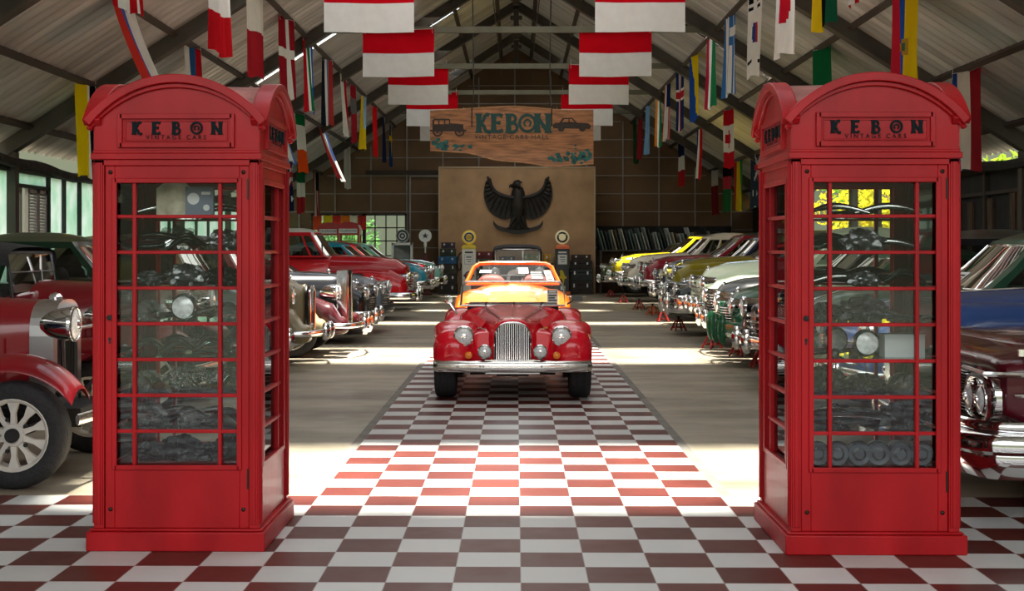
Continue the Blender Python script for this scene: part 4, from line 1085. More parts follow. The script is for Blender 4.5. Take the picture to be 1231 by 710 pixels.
# ------------------------------------------------------------------ the dark red roadster on the tiled path
def roadster(X, Y):
    root = thing('roadster', 'dark red open roadster with upright chrome grille parked on the tiled path', 'car', (X,Y,.006), -pi/2)
    pm = paint('d80f26', .2)
    wr = .305; ax, rx = -.52, -3.0
    for s in (-1,1):
        for x in (ax, rx): wheel(root, x, s*.665, wr, wr, .215, s, style='disc')
        # front wing: tall rounded crown over the wheel, sweeping back to the sill
        m = MB(); st = []
        for x, hw, zt in [(-.20,.195,.70),(-.25,.203,.725),(-.31,.208,.745),(-.40,.212,.765),(-.55,.212,.77),(-.72,.21,.755),(-.95,.20,.69),(-1.2,.18,.59),(-1.5,.16,.48),(-1.8,.14,.40),(-2.05,.12,.36)]:
            d = abs(x-ax); R = wr+.05; z0 = .30
            if d < R and x < -.36: z0 = max(.30, wr+math.sqrt(R*R-d*d)*.85)
            st.append((x, s*(.775-hw), hw, min(z0, zt-.06), zt))
        pod(m, st, n=2.3, r0=.15, r1=.08, N=28, nb=4.0, drop0=.12); m.build('front_wing', pm, root, ang=60)
        m = MB(); st = []
        for x, hw, zt in [(-2.35,.10,.52),(-2.5,.15,.66),(-2.75,.18,.76),(-3.0,.19,.79),(-3.3,.18,.74),(-3.55,.14,.58),(-3.7,.1,.45)]:
            d = abs(x-rx); R = wr+.05; z0 = .34
            if d < R: z0 = max(z0, wr+math.sqrt(R*R-d*d)*.85)
            st.append((x, s*(.80-hw), hw, min(z0,zt-.06), zt))
        pod(m, st, n=2.3, r0=.08, r1=.1, N=24, nb=4.5); m.build('rear_wing', pm, root, ang=60)
        hl = headlamp(root, -.10, s*.472, .632, .092, .22)
        m = MB(); m.lathe([(.001,-.36),(.05,-.33),(.085,-.22),(.10,-.08),(.104,0)],24,'X',(-.10,s*.472,.632)); m.build('headlamp_pod', pm, root)
        headlamp(root, -.0, s*.266, .493, .066, .10, bowl=True, name='fog_lamp')
        m = MB(); m.lathe([(.001,-.03),(.036,-.025),(.038,.0),(.032,.02),(.001,.032)],18,'X',(-.045,s*.425,.452)); m.build('indicator', M['amber'], root)
        m = MB(); m.tube([(-.05,s*.27,.44),(-.04,s*.27,.34)],.012,6); m.build('lamp_bracket', M['black'], root)
    # nose apron between the wings
    m = MB(); pod(m, [(-.17,0,.44,.34,.52),(-.26,0,.50,.34,.66),(-.5,0,.52,.36,.70)], n=3, r0=.09, r1=.05); m.build('nose_apron', pm, root, ang=60)
    # grille cowl and bonnet
    def sec(x, hw, zb, zt, sh=.5, n=20):
        pts = []
        for k in range(n+1):
            a = pi*k/n; c, s_ = cos(a), sin(a)
            pts.append((x, hw*math.copysign(abs(c)**.72, c), zb+(zt-zb)*abs(s_)**.62))
        return pts
    m = MB(); rings = [sec(-.075,.185,.40,.765),sec(-.085,.205,.40,.785),sec(-.13,.22,.40,.80),sec(-.24,.245,.42,.808),sec(-.6,.325,.44,.828),sec(-1.0,.42,.44,.848),sec(-1.4,.505,.44,.866),sec(-1.68,.555,.44,.878)]
    m.loft(rings, closed=True); m.build('bonnet', pm, root, ang=50)
    m = MB()
    for s in (-1,1): m.tube([(-.15,s*.115,.802),(-.7,s*.19,.822),(-1.2,s*.27,.845),(-1.66,s*.33,.858)], .006, 6)
    m.tube([(-.13,0,.806),(-.8,0,.842),(-1.67,0,.882)], .006, 6); m.build('bonnet_hinge', M['chrome'], root)
    for s in (-1,1):
        m = MB()
        for q in range(13): xx = -.5-.075*q; m.box((xx, s*(.25+.265*((-xx-.13)/1.5)), .735+.04*(-xx-.5)), (.018,.05,.085), rx=s*.75)
        m.tube([(-.5,s*.3065,.715),(-1.4,s*.465,.735)],.012,6); m.build('bonnet_louvres', pm, root)
    w = .345; z0, z1 = .395, .765
    o = [(-w/2,z0)]+[(-w/2*math.copysign(abs(cos(a))**.8,cos(a)), z1-.155+.155*sin(a)**.9) for a in [pi*k/16 for k in range(17)]]+[(w/2,z0)]
    fr = MB(); fr.tube([(-.055,y,z) for y,z in o]+[(-.055,o[0][0],o[0][1])], .010, 8); g = fr.build('grille', M['chrome'], root)
    br = MB()
    for i in range(1,17):
        y = -w/2+w*i/17; q = abs(2*y/w); zt = z1-.155+.155*math.sqrt(max(0,1-q**2.4))
        br.box((-.045-.02*q*q,y,(z0+zt)/2),(.022,.0068,zt-z0))
    br.build('bars', M['chrome'], g)
    MB().poly([(a*.98,b) for a,b in o], -.072, -.066, axis='X').build('core', M['matte_black'], g)
    # number plate holder under the grille, chrome bumper
    m = MB(); m.tube([(-.02,-.265,.335),(-.02,-.265,.405),(-.02,.265,.405),(-.02,.265,.335)], .009, 6); m.bx(-.04,-.028,-.26,.26,.33,.40); pl = m.build('plate_holder', M['chrome_worn'], root)
    MB().bx(-.03,-.022,-.25,.25,.335,.395).build('plate', paint('3a0a10'), pl)
    m = MB(); m.poly([(-.055,.405),(.055,.405),(.02,.375),(-.02,.375)], -.02, .0, axis='X'); m.build('badge', mat('blue_badge',(.03,.06,.2),.3,coat=1), pl)
    path = [(-.02-.07*(abs(2*k/16-1))**3, .71*(2*k/16-1), .345) for k in range(17)]
    path = [(-.28,-.73,.345),(-.20,-.742,.345)]+[(path[0][0]-.04,-.735,.345)]+path[0:]+[(path[-1][0]-.04,.735,.345),(-.20,.742,.345),(-.28,.73,.345)]
    prof = [(.028*cos(a)+.008*(1 if cos(a)>0 else 0), .058*math.copysign(abs(sin(a))**.75,sin(a))) for a in [2*pi*q/16 for q in range(16)]]
    b = MB().sweep(path, prof).build('bumper', mat('satin_bumper',(.78,.77,.75),.2,1.), root)
    m = MB()
    for y in (-.53,-.31,-.28,.28,.53): m.lathe([(.001,0),(.012,0),(.012,.006),(.001,.01)],10,'X',(.005-.07*abs(y/.79)**3+.012,y,.352))
    m.build('bumper_bolt', M['steel'], b)
    m = MB(); m.bx(-.1,-.02,-.26,.26,.275,.30); m.build('bumper_stay', M['steel'], b)
    # body tub
    m = MB(); pod(m, [(-1.66,0,.565,.34,.86),(-1.9,0,.60,.32,.85),(-2.6,0,.60,.32,.80),(-2.9,0,.56,.34,.80),(-3.3,0,.46,.38,.76),(-3.62,0,.36,.44,.62)], n=4, r0=.03, r1=.12, nb=5); m.build('body', pm, root, ang=50)
    m = MB(); m.bx(-2.72,-1.86,-.50,.50,.6,.862); m.build('cockpit', M['matte_black'], root)
    for s in (-1,1):
        m = MB(); pod(m, [(-2.52,s*.26,.22,.5,.80),(-2.6,s*.26,.21,.5,.82)], r0=.06, r1=.05); m.build('seat', M['leather'], root)
    m = MB(); m.tube([(-2.05-.04*sin(a), .27+.16*cos(a), .72+.13*sin(a)) for a in [2*pi*k/24 for k in range(25)]], .011, 6); m.tube([(-2.05,.11,.72),(-2.05,.43,.72)],.008,6); m.tube([(-2.05,.27,.72),(-1.75,.27,.65)],.015,6); m.build('steering_wheel', M['black'], root)
    # windscreen
    def ws(t):
        w, zb, zt, r = .555, .862, 1.12, .08
        pts = [(-w-.01,zb),(-w,zt-r)]+[(-w+r-r*cos(a), zt-r+r*sin(a)) for a in [pi/2*k/5 for k in range(1,6)]]+[(w-r+r*sin(a), zt-r+r*cos(a)) for a in [pi/2*k/5 for k in range(6)]]+[(w+.01,zb)]
        return pts
    pts = ws(0); sx = lambda z: -1.70-(z-.862)*.35
    fr = MB(); fr.tube([(sx(z),y,z) for y,z in pts]+[(sx(pts[0][1]),*pts[0])], .013, 8); f = fr.build('windscreen_frame', M['chrome_worn'], root)
    MB().add([(sx(z),y,z) for y,z in pts],[tuple(range(len(pts)))]).build('windscreen', M['glass'], f, smooth=False)
    m = MB()
    for y in (-.3,.0,.3): m.tube([(-1.655,y,.875),(-1.67,y+.02,.90)],.01,6); m.tube([(-1.67,y+.02,.898),(-1.66,y-.22,.885)],.006,6)
    m.build('wiper', M['black'], f)
    # price card inside the screen
    m = MB(); m.bx(-.002,.002,-.058,.058,0,.145); cdm = m.build('price_card', M['card'], root, (-1.725,.43,.895)); cdm.rotation_euler = (.0,-.34,0)
    m = MB(); m.bx(.002,.004,-.05,.05,.105,.138)
    for q in range(3): m.bx(.002,.004,-.046,.046-.02*(q%2),.015+.028*q,.033+.028*q)
    m.build('print', M['ink'], cdm)
    m = MB(); m.bx(.004,.005,-.04,.04,.112,.13); m.build('print_light', M['card'], cdm)
    # mirrors
    m = MB(); m.tube([(-1.5,-.60,.78),(-1.52,-.64,.84),(-1.52,-.68,.90)],.011,6); m.lathe([(.001,-.03),(.03,-.025),(.045,0),(.04,.012),(.001,.014)],18,'X',(-1.52,-.685,.93)); m.build('wing_mirror', M['chrome'], root)
    m = MB(); m.tube([(-1.62,.58,.88),(-1.62,.66,.93)],.01,6); m.box((-1.62,.69,.945),(.03,.12,.06)); m.build('wing_mirror', M['black'], root)
    m = MB(); m.bx(-3.4,-.35,-.42,.42,.24,.36); m.tube([(ax,-.6,.30),(ax,.6,.30)],.028,8); m.tube([(rx,-.6,.30),(rx,.6,.30)],.035,8); m.bx(-.6,-.4,-.16,.16,.22,.3); m.build('chassis', M['under'], root)
    return root
roadster(-.036, 13.02)

# ------------------------------------------------------------------ orange convertible behind it
def convertible(X, Y):
    root = thing('convertible', 'bright orange convertible with stickered windscreen behind the dark red roadster', 'car', (X,Y,.006), -pi/2)
    pm = mat('car_paint_orange', 'f06a0a', .3, 0, 1., noise=.05, nscale=3)
    W = 1.56; wr = .30; wx = (-.7,-2.95)
    for s in (-1,1):
        m = MB(); st = []
        for x, hw, zt in [(-.1,.24,.70),(-.3,.28,.83),(-.7,.29,.89),(-1.2,.28,.92),(-2.0,.24,.90),(-2.9,.24,.86),(-3.4,.22,.76),(-3.65,.18,.6)]:
            z0 = .3
            for w in wx:
                d = abs(x-w); 
                if d < .36: z0 = max(z0, wr+math.sqrt(.36**2-d*d)*.9)
            st.append((x, s*(W/2-hw), hw, min(z0,zt-.07), zt))
        pod(m, st, n=2.6, nb=5); m.build('fender', pm, root, ang=60)
        for x in wx: wheel(root, x, s*(W/2-.12), wr, wr, .17, s)
        headlamp(root, -.02, s*.56, .62, .085, .15)
    m = MB(); pod(m, [(-.08,0,.50,.36,.72),(-.25,0,.56,.34,.80),(-.8,0,.60,.34,.91),(-1.42,0,.64,.34,.985),(-1.7,0,.68,.34,.97)], n=3, nb=6); m.build('bonnet', pm, root, ang=60)
    m = MB(); pod(m, [(-1.6,0,.70,.32,.93),(-2.8,0,.70,.32,.93),(-3.2,0,.66,.34,.95),(-3.6,0,.5,.4,.75)], n=4, nb=6); m.build('body', pm, root, ang=50)
    m = MB(); m.bx(-2.75,-1.66,-.6,.6,.6,.955); m.build('cockpit', M['matte_black'], root)
    w0, w1, z0, z1 = .66, .535, .985, 1.275
    sx = lambda z:-1.55-(z-z0)*.75
    def cv(y, w): return .10*(1-(y/w)**2)
    o = [(-w0,z0),(-w1-.02,z1-.06),(-w1+.06,z1-.012)]+[(y, z1) for y in (-.3,-.1,.1,.3)]+[(w1-.06,z1-.012),(w1+.02,z1-.06),(w0,z0)]
    fr = MB(); fr.tube([(sx(z)+cv(y,w0),y,z) for y,z in o], .030, 8); fr.tube([(sx(z0)+cv(y,w0),y,z0) for y in [-w0+2*w0*k/12 for k in range(13)]], .022, 8)
    f = fr.build('windscreen_frame', pm, root)
    g = MB(); g.grid(lambda u,v:(sx(lerp(z0,z1,v))+cv((2*u-1)*lerp(w0,w1,v),w0), (2*u-1)*lerp(w0,w1,v), lerp(z0,z1,v)), 12, 4); g.build('windscreen', M['carglass'], f)
    def P(u0,u1,v0,v1,mt,nm,dx=.01):
        k = MB(); k.grid(lambda u,v:(sx(lerp(z0,z1,v0+(v1-v0)*v))+cv((2*(u0+(u1-u0)*u)-1)*.6,.66)+dx, (2*(u0+(u1-u0)*u)-1)*lerp(w0,w1,v0+(v1-v0)*v), lerp(z0,z1,v0+(v1-v0)*v)), 4, 2)
        return k.build(nm, mt, f)
    P(.10,.24,.52,.66,M['card'],'sticker'); P(.57,.69,.50,.78,M['card'],'sticker'); a = P(.71,.85,.20,.62,M['ink'],'sticker'); P(.88,.96,.12,.64,M['card'],'sticker')
    for q in range(4): P(.715,.845,.25+.09*q,.285+.09*q,M['card'],'sticker_print',.014); P(.89,.95,.2+.1*q,.24+.1*q,M['ink'],'sticker_print',.014)
    m = MB()
    for y in (-.28,.24): m.tube([(-1.40,y,1.0),(-1.44,y+.22,1.03)],.008,6)
    m.build('wiper', M['black'], f)
    for s in (-1,1):
        m = MB(); pod(m, [(-2.35,s*.32,.24,.6,1.08),(-2.45,s*.32,.22,.6,1.10)], r0=.06,r1=.06); m.build('seat', mat('pale_red_leather',(.45,.12,.1),.5), root)
    m = MB(); m.tube([(-1.95-.05*sin(a), .33+.18*cos(a), 1.0+.15*sin(a)) for a in [2*pi*k/20 for k in range(21)]], .012, 6); m.build('steering_wheel', M['black'], root)
    bumper(root, W, .42, .10, x=.1, guards=(-.4,.4))
    grille(root, 'bars', .0, .6, .5, .62, bars=3)
    MB().bx(-3.3,-.4,-.5,.5,.24,.4).build('chassis', M['under'], root)
convertible(-.05, 17.75)
# ------------------------------------------------------------------ third car on the path: small black car with its hood up
def blacktop(X, Y):
    root = vintage('small black soft-top car with chrome windscreen posts, last on the tiled path', '0e1013', X, Y, -pi/2, z_ws=1.47, style='disc', hood_z=1.05, hw=.56, wswid=.46, rad_w=.42, wr=.31)
    for o in root.children:
        if o.name.startswith('windscreen_frame'): o.data.materials[0] = M['chrome']
blacktop(.02, 26.6)
R0 = pi       # right row faces -X
CARDS = [(.70,.80,.10,.5)]
# right foreground: long maroon car seen at its front corner
def maroon(X, Y):
    """wide low 1960 car, only its front corner shows; Y = centre line"""
    root = thing('wide_sedan', 'maroon wide low sedan with twin headlights, nearest car on the right', 'car', (X,Y,0), R0)
    pm = paint('4a0a16', .22); W = 2.0
    wx = (-1.05,-4.1); wr = .34
    m = MB(); pod(m, [(-.05,0,.99,.60,.93),(-.2,0,1.0,.52,.97),(-.8,0,1.0,.42,.99),(-2.0,0,1.0,.36,1.0),(-4.6,0,1.0,.38,.98),(-5.3,0,.97,.46,.93)], n=6, r0=.05, r1=.1, nb=7, N=40)
    m.build('body', pm, root, ang=45)
    m = MB(); pod(m, [(-.3,0,.72,.8,1.0),(-1.8,0,.78,.8,1.045)], n=4, r0=.1, r1=.1); m.build('hood', pm, root)
    for s in (-1,1):
        # eyebrow trim, twin lamps in a chrome pod, spear on the flank
        p = MB(); y = s*.80
        p.tube([(.03,y+.17*copys(a)[0],.705+.115*copys(a)[1]) for a in [2*pi*k/24 for k in range(25)]], .018, 6)
        p.poly([(y+.16*copys(a)[0],.705+.105*copys(a)[1]) for a in [2*pi*k/24 for k in range(24)]], -.04, .0, axis='X')
        hp = p.build('headlight_pod', M['chrome'], root)
        headlamp(root, .02, s*.88, .705, .078, .08); headlamp(root, .02, s*.705, .705, .078, .08)
        t = MB(); t.tube([(.05,s*.62,.85),(.06,s*.98,.845),(-.02,s*1.005,.845),(-.25,s*1.01,.84)], .014, 6); t.build('brow_trim', M['chrome'], root)
        t = MB()
        rr = []
        for k in range(9):
            q = k/8; x = -.08-1.9*q; hh = .008+.022*sin(pi*min(1,q*2.2+.05)) if q < .4 else .02
            rr.append([(x, s*(1.0+.016*cos(a)), .735+hh*sin(a)) for a in [2*pi*j/8 for j in range(8)]])
        t.loft(rr)
        t.box((-.35,s*1.01,.955),(.5,.02,.035)); t.box((-.32,s*1.016,.957),(.36,.02,.02)); t.build('side_trim', M['chrome'], root)
        a = MB(); a.disc((-1.05,s*1.004,.36),.40,28,'Y'); a.build('wheel_arch', M['under'], root)
        for x in wx: wheel(root, x, s*.935, wr, wr, .2, s)
    g = MB()
    for k in range(15): g.bx(-.0,.035,-.60,.60,.60+.016*k,.606+.016*k)
    g.build('grille', M['chrome'], root)
    MB().bx(-.1,.0,-.64,.64,.58,.86).build('grille_back', M['matte_black'], root)
    # lower moulding and big wrap-round bumper in two tiers
    path = [(-1.6,-1.03),(-.5,-1.04),(-.12,-1.03),(.05,-.97),(.12,-.80),(.15,-.4),(.16,0),(.15,.4),(.12,.80),(.05,.97),(-.12,1.03),(-.5,1.04),(-1.6,1.03)]
    path = smooth_path(path, 4)
    b = MB().sweep([(x-.03,y,.575) for x,y in path], [(.02*cos(a),.03*sin(a)) for a in [2*pi*q/10 for q in range(10)]]).build('front_moulding', M['chrome'], root)
    b = MB().sweep([(x,y,.485) for x,y in path], [(-.03,.06),(.01,.062),(.035,.045),(.05,.01),(.045,-.03),(.02,-.05),(-.03,-.05)]).build('bumper', M['chrome'], root)
    MB().sweep([(x-.02,y*.985,.375) for x,y in path[6:-6]], [(-.02,.07),(.02,.062),(.028,.03),(.008,-.02),(-.04,-.075),(-.07,-.075)]).build('lower_bumper', M['chrome'], b)
    MB().sweep([(x-.05,y*.98,.43) for x,y in path[6:-6]], [(-.02,.02),(.02,.02),(.02,-.02),(-.02,-.02)]).build('bumper_slot', M['matte_black'], b)
    for s in (-1,1):
        t = MB(); t.lathe([(.001,0),(.035,0),(.038,.012),(.02,.03),(.001,.034)],16,'X',(.12,s*.72,.44)); t.build('parking_lamp', M['amber'], b)
    MB().bx(-4.9,-.5,-.7,.7,.24,.5).build('chassis', M['under'], root)
    cabin(root, dict(b0=-2.0,b1=-4.2,t0=-2.5,t1=-3.7,zb=.97,zt=1.40,wb=.85,wt=.70,bulge=.22,crown=.06), pm, pm)
def copys(a): return (math.copysign(abs(cos(a))**.6, cos(a)), math.copysign(abs(sin(a))**.6, sin(a)))
maroon(2.45, 7.93)
# ---- right row, near to far
car('navy blue sedan with long glossy bonnet behind the maroon car on the right', '2a4880', 2.45, 10.2, R0, 'fifties', cards=None, lift=.12,
    cab=dict(PRE['fifties']['cab'], b0=-2.3, t0=-2.9, b1=-4.3, t1=-3.8))
g = dict(PRE['forties']['cab']); g.update(cards=[(.12,.26,.06,.42),(.34,.55,.08,.36)], ws=.07)
car('dark green coupe with price cards in its windscreen, behind the navy sedan', '17432f', 2.5, 12.45, R0, 'forties', cab=dict(g, zb=1.1, zt=1.56), split=False, lift=.0)
car('black sedan seen through the glass of the right red cabinet', '14161a', 2.6, 14.9, R0, 'forties', lift=.03)
def withcards(pre, **k): return dict(PRE[pre]['cab'], cards=[(.10,.17,.08,.45),(.82,.90,.08,.4)], **k)
car('dark green sedan with green painted bumper, foremost of the right row past the cabinet', '1d5336', 2.68, 17.5, R0, 'forties', lift=.04, zs=.84, W=1.7, bump=paint('1d5a3a',.3), guards=(-.5,-.18,.18,.5), gh=.36, bh=.2, cab=withcards('forties'), gr=('bars',.03,.9,.44,.78), bars=9)
car('black sedan between the dark green and the mint cars in the right row', '101214', 2.78, 19.35, R0, 'forties', lift=.06, zs=.87, W=1.7, gr=('waterfall',.02,.8,.42,.86), bars=10, cab=withcards('forties'))
car('pale mint sedan in the right row', 'dcebcb', 2.82, 21.2, R0, 'forties', lift=.16, cab=withcards('forties'), guards=(-.6,-.3,.3,.6))
car('blackish-green sedan with big chrome wrap bumper beyond the mint car', '17241f', 2.7, 23.7, R0, 'fifties', lift=.08, zs=.82, bh=.30, bz=.5, guards=(-.45,.45), gh=.38, cab=withcards('fifties'), trimz=.8)
car('olive gold sedan in the right row', '8a7d10', 2.98, 26.3, R0, 'fifties', lift=.27, cab=withcards('fifties'), bh=.22, gr=('teeth',.03,1.1,.46,.72))
car('navy sedan beyond the olive gold car in the right row', '232c46', 3.0, 28.7, R0, 'forties', lift=.15, cab=withcards('forties'))
car('deep red sedan with pale roof edge in the right row', '8e1626', 2.9, 31.3, R0, 'fifties', lift=.28, roof='20222a', cab=withcards('fifties'), gr=('teeth',.03,1.2,.44,.70), guards=(-.5,.5))
car('cream sedan between the red and yellow cars in the right row', 'e0d8c4', 2.75, 34.2, R0, 'forties', lift=.22, cab=withcards('forties'), bh=.2)
car('bright yellow sedan in the right row', 'd8bd12', 2.75, 38.3, R0, 'fifties', lift=.32, roof='1b1c1e', cab=withcards('fifties'), bh=.2, gr=('bars',.03,1.2,.42,.68), bars=4)
car('olive green sedan with pale roof, farthest of the right row', '50602a', 2.72, 42.6, R0, 'fifties', lift=.12, roof='b9bdb4', cab=withcards('fifties'), bh=.2)
for x, y, c, l in [(3.05,17.0,'jackred','red jack stand below the dark green sedan with green bumper'),(3.1,18.85,'jackred','red jack stand below the black sedan beside the mint car'),(2.92,20.3,'jackred','red jack stand below the mint sedan, near side'),(2.95,24.7,'jackred','red jack stand below the blackish-green sedan'),
                   (2.98,27.6,'jackred','red jack stand below the navy sedan in the right row'),(3.05,30.4,'jackorange','orange jack stand below the deep red sedan'),(3.0,33.2,'jackred','red jack stand below the cream sedan'),(2.95,37.4,'jackred','red jack stand below the yellow sedan'),(2.9,41.6,'jackred','red jack stand below the farthest olive sedan')]:
    jack_stand(x, y, c, l)

# ---- left row
vintage('red vintage tourer with cream spoked wheel and chrome lamp, nearest car on the left', '7d0f18', -2.72, 9.13, 0, hood_z=1.12, shell=mat('silver_shell',(.55,.55,.55),.3,1.), top='soft', z_ws=1.42)
vintage('dark navy vintage car with only its front wing tip in view at the left edge', '14243e', -3.30, 7.18, 0, wr=.325, style='disc', top=None, z_ws=1.2, lamp=False)
vintage('dark red vintage tourer with black canvas top behind the nearest red one', '6e1018', -2.82, 12.6, 0, z_ws=1.45, hood_z=1.12)
car('dark green sedan with tan-tinged roof behind the black canvas top', '12301f', -2.7, 15.0, 0, 'forties', roof='3a4a34')
car('gold beige sedan with bullet headlights and dark narrow grille in the left row', '8f8262', -2.55, 17.35, 0, 'thirties', hlpaint=True, hl_free=True, hlx=-.25, hl=(.50,.90,.115), gr=('peak',-.08,.42,.40,1.0), bars=22, guards=(-.2,.2), gh=.22)
car('maroon and black limousine with tall square chrome grille in the left row', '3c0d12', -2.32, 19.2, 0, 'thirties', body2='15161c', roof='15161c', hl_free=True, hlx=-.2, hl=(.44,.88,.11), gr=('tall',-.06,.50,.42,1.16), bars=20, guards=(-.25,.25), gh=.3, bx=.2,
    center=[(-.2,.23,.42,1.12),(-.3,.25,.40,1.13),(-.8,.33,.38,1.15),(-1.5,.50,.36,1.18),(-2.2,.64,.36,1.18),(-3.4,.62,.36,1.12),(-4.0,.5,.42,.9),(-4.25,.36,.48,.66)])
car('glossy black sedan with round chrome lamps beyond the tall grille', '0f1013', -2.35, 21.9, 0, 'fifties', gr=('bars',.02,1.0,.5,.72), bars=6, guards=(-.4,.4), bh=.18, bz=.42, cab=withcards('fifties'))
car('silver blue coupe beside the red pickup', '6c7680', -2.35, 24.3, 0, 'fifties', bump=M['black'], guards=(), bh=.16, hl2=True)
def pickup(X, Y):
    root = thing('pickup_truck', 'bright red pickup truck with white cab roof in the left row', 'pickup truck', (X,Y,0), 0)
    pm = paint('a8101c', .2); W = 1.9; wr = .37; wx = (-.85,-3.75)
    for s in (-1,1):
        m = MB(); st = []
        for x, hw, zt in [(-.12,.26,.98),(-.3,.30,1.06),(-.8,.30,1.08),(-1.25,.28,1.07),(-1.55,.22,1.02),(-1.7,.16,.98)]:
            z0 = .42
        xs = [-.12-.07*i for i in range(24)]
        for x in xs:
            d = abs(x-wx[0]); z0 = .44
            if d < .45: z0 = max(z0, wr+math.sqrt(.45**2-d*d)*.9)
            zt = interp([(-.12,.94),(-.35,1.05),(-.9,1.07),(-1.4,1.04),(-1.8,1.0)], x); hw = .30
            st.append((x, s*(W/2-hw), hw, min(z0,zt-.07), zt))
        pod(m, st, n=3, r0=.14, r1=.05, nb=6, drop0=.1); m.build('front_fender', pm, root, ang=60)
        m = MB(); st = []
        for x in [-3.05-.08*i for i in range(18)]:
            d = abs(x-wx[1]); z0 = .48
            if d < .45: z0 = max(z0, wr+math.sqrt(.45**2-d*d)*.9)
            zt = interp([(-3.05,.6),(-3.35,.92),(-3.75,1.0),(-4.15,.92),(-4.4,.62)], x); st.append((x, s*(W/2-.17), .16, min(z0,zt-.06), zt))
        pod(m, st, n=2.6, nb=5); m.build('rear_fender', pm, root, ang=60)
        for x in wx: wheel(root, x, s*(W/2-.14), wr, wr, .21, s)
        headlamp(root, .0, s*.68, .87, .095, .2)
        t = MB(); t.box((-1.2, s*(W/2+.005), .94),(.62,.012,.06)); t.build('hood_badge', mat('dark_trim',(.03,.03,.03),.3,.8), root)
        t = MB(); t.bx(-3.0,-1.8,s*(W/2-.2),s*(W/2),.36,.42); t.build('running_board', M['rubber'], root)
    m = MB(); pod(m, [(-.1,0,.55,.7,1.16),(-.25,0,.60,.6,1.27),(-.8,0,.66,.55,1.34),(-1.7,0,.76,.5,1.37)], n=3.4, r0=.1, r1=.03, nb=6); m.build('hood', pm, root, ang=60)
    m = MB(); pod(m, [(-1.62,0,.88,.42,1.33),(-1.75,0,.90,.40,1.34),(-2.9,0,.90,.40,1.33)], n=7, r0=.03, r1=.03, nb=7); m.build('cab_body', pm, root, ang=40)
    wm = paint('c9c6ba')
    cabin(root, dict(b0=-1.68,b1=-2.92,t0=-2.02,t1=-2.80,zb=1.31,zt=1.83,wb=.86,wt=.72,bulge=.14,crown=.10,ws=.05,side=([0,.05,.22,.26,.88,1],{(1,1),(3,1)})), pm, wm)
    m = MB(); m.bx(-4.45,-3.0,-.62,.62,.55,.60)
    for s in (-1,1): m.bx(-4.45,-3.0,s*.60,s*.64,.55,1.08)
    m.bx(-4.45,-4.41,-.62,.62,.55,1.08); m.bx(-3.04,-3.0,-.62,.62,.55,1.08); m.build('bed', pm, root)
    g = MB()
    g.tube([(.05-.10*(abs(y)/.6)**2, y, z) for y, z in [(.58*math.copysign(abs(cos(a))**.6,cos(a)), .80+.17*math.copysign(abs(sin(a))**.7,sin(a))) for a in [2*pi*k/32 for k in range(33)]]], .03, 8)
    for k in range(4): g.sweep([(.05-.10*(2*q/8-1)**2,.55*(2*q/8-1),.70+.065*k) for q in range(9)],[(.014*cos(a),.016*sin(a)) for a in [2*pi*j/8 for j in range(8)]])
    gr = g.build('grille', M['chrome'], root); MB().bx(-.2,-.06,-.55,.55,.64,.97).build('core', M['matte_black'], gr)
    bumper(root, W, .50, .15, x=.2, curve=.12, guards=(-.4,.4), gh=.26)
    MB().bx(-4.4,-.4,-.55,.55,.30,.55).build('chassis', M['under'], root)
    m = MB(); m.tube([(-1.75,-.9,1.35),(-1.72,-1.05,1.4),(-1.72,-1.05,1.5)],.012,6); m.lathe([(.001,-.02),(.07,-.015),(.08,0),(.001,.01)],14,'X',(-1.72,-1.05,1.55)); m.build('wing_mirror', M['black'], root)
pickup(-2.28, 29.0)
car('grey and white sedan behind the red pickup', 'aab0b4', -2.5, 33.2, 0, 'fifties', roof='c5c8c8')
car('turquoise sedan with much chrome beyond the pickup', '1f93ad', -2.38, 36.3, 0, 'fifties', lift=.1, bh=.2, gr=('teeth',.03,1.2,.46,.74))
car('red sedan beyond the turquoise one in the left row', 'a3202a', -2.4, 38.8, 0, 'fifties', lift=.1, bh=.2)
car('pale teal sedan at the far end of the left row', '7fc4b4', -2.3, 41.4, 0, 'fifties', lift=.1, bh=.2)
# ------------------------------------------------------------------ far end: panel, eagle, hanging sign, pumps, trunks, signs
pb = thing('backdrop_panel', 'tall tan plaster panel carrying the dark eagle at the far end of the hall', 'panel', (0.02,45.0,0))
MB().bx(-2.56,2.56,-.06,.06,0,4.18).build('board', M['panel'], pb)
m = MB(); m.bx(-2.6,2.6,-.08,.08,4.16,4.21); m.bx(-2.6,-2.55,-.08,.08,0,4.18); m.bx(2.55,2.6,-.08,.08,0,4.18); m.build('edge_strip', M['panelframe'], pb)
# eagle emblem: raised wings, head turned, spread tail, ribbon in the claws
eg = thing('eagle_emblem', 'dark relief of an eagle with raised wings on the tan panel', 'emblem', (.06,44.93,2.83))
b = M['bronze']
m = MB(); rings = []
for z, hx, hy in [(.72,.10,.06),(.66,.17,.11),(.52,.22,.15),(.3,.25,.18),(.08,.28,.2),(-.15,.24,.18),(-.38,.17,.12),(-.5,.12,.08)]:
    rings.append([(hx*cos(a), -.02-hy*max(-.1,sin(a)), z) for a in [2*pi*k/20 for k in range(20)]])
m.loft(rings); m.build('body', b, eg)
m = MB(); rings = []
for t in range(9):
    q = t/8; x = .06-.28*q; z = .72+.10*sin(pi*q*.9)-.05*q; r = .17*(1-.25*q) if q < .7 else .17*(.82-(q-.7)*2.2)
    rings.append([(x+.02*cos(a), -.06-r*max(-.2,cos(a)), z+r*sin(a)*.9) for a in [2*pi*k/14 for k in range(14)]])
m.loft(rings); m.tube([(-.20,-.06,.76),(-.27,-.06,.74),(-.29,-.06,.66)],[.05,.035,.008],8); m.tube([(-.10,-.06,.86),(.0,-.06,.90),(.14,-.06,.84)],[.03,.05,.01],8); m.build('head', b, eg)
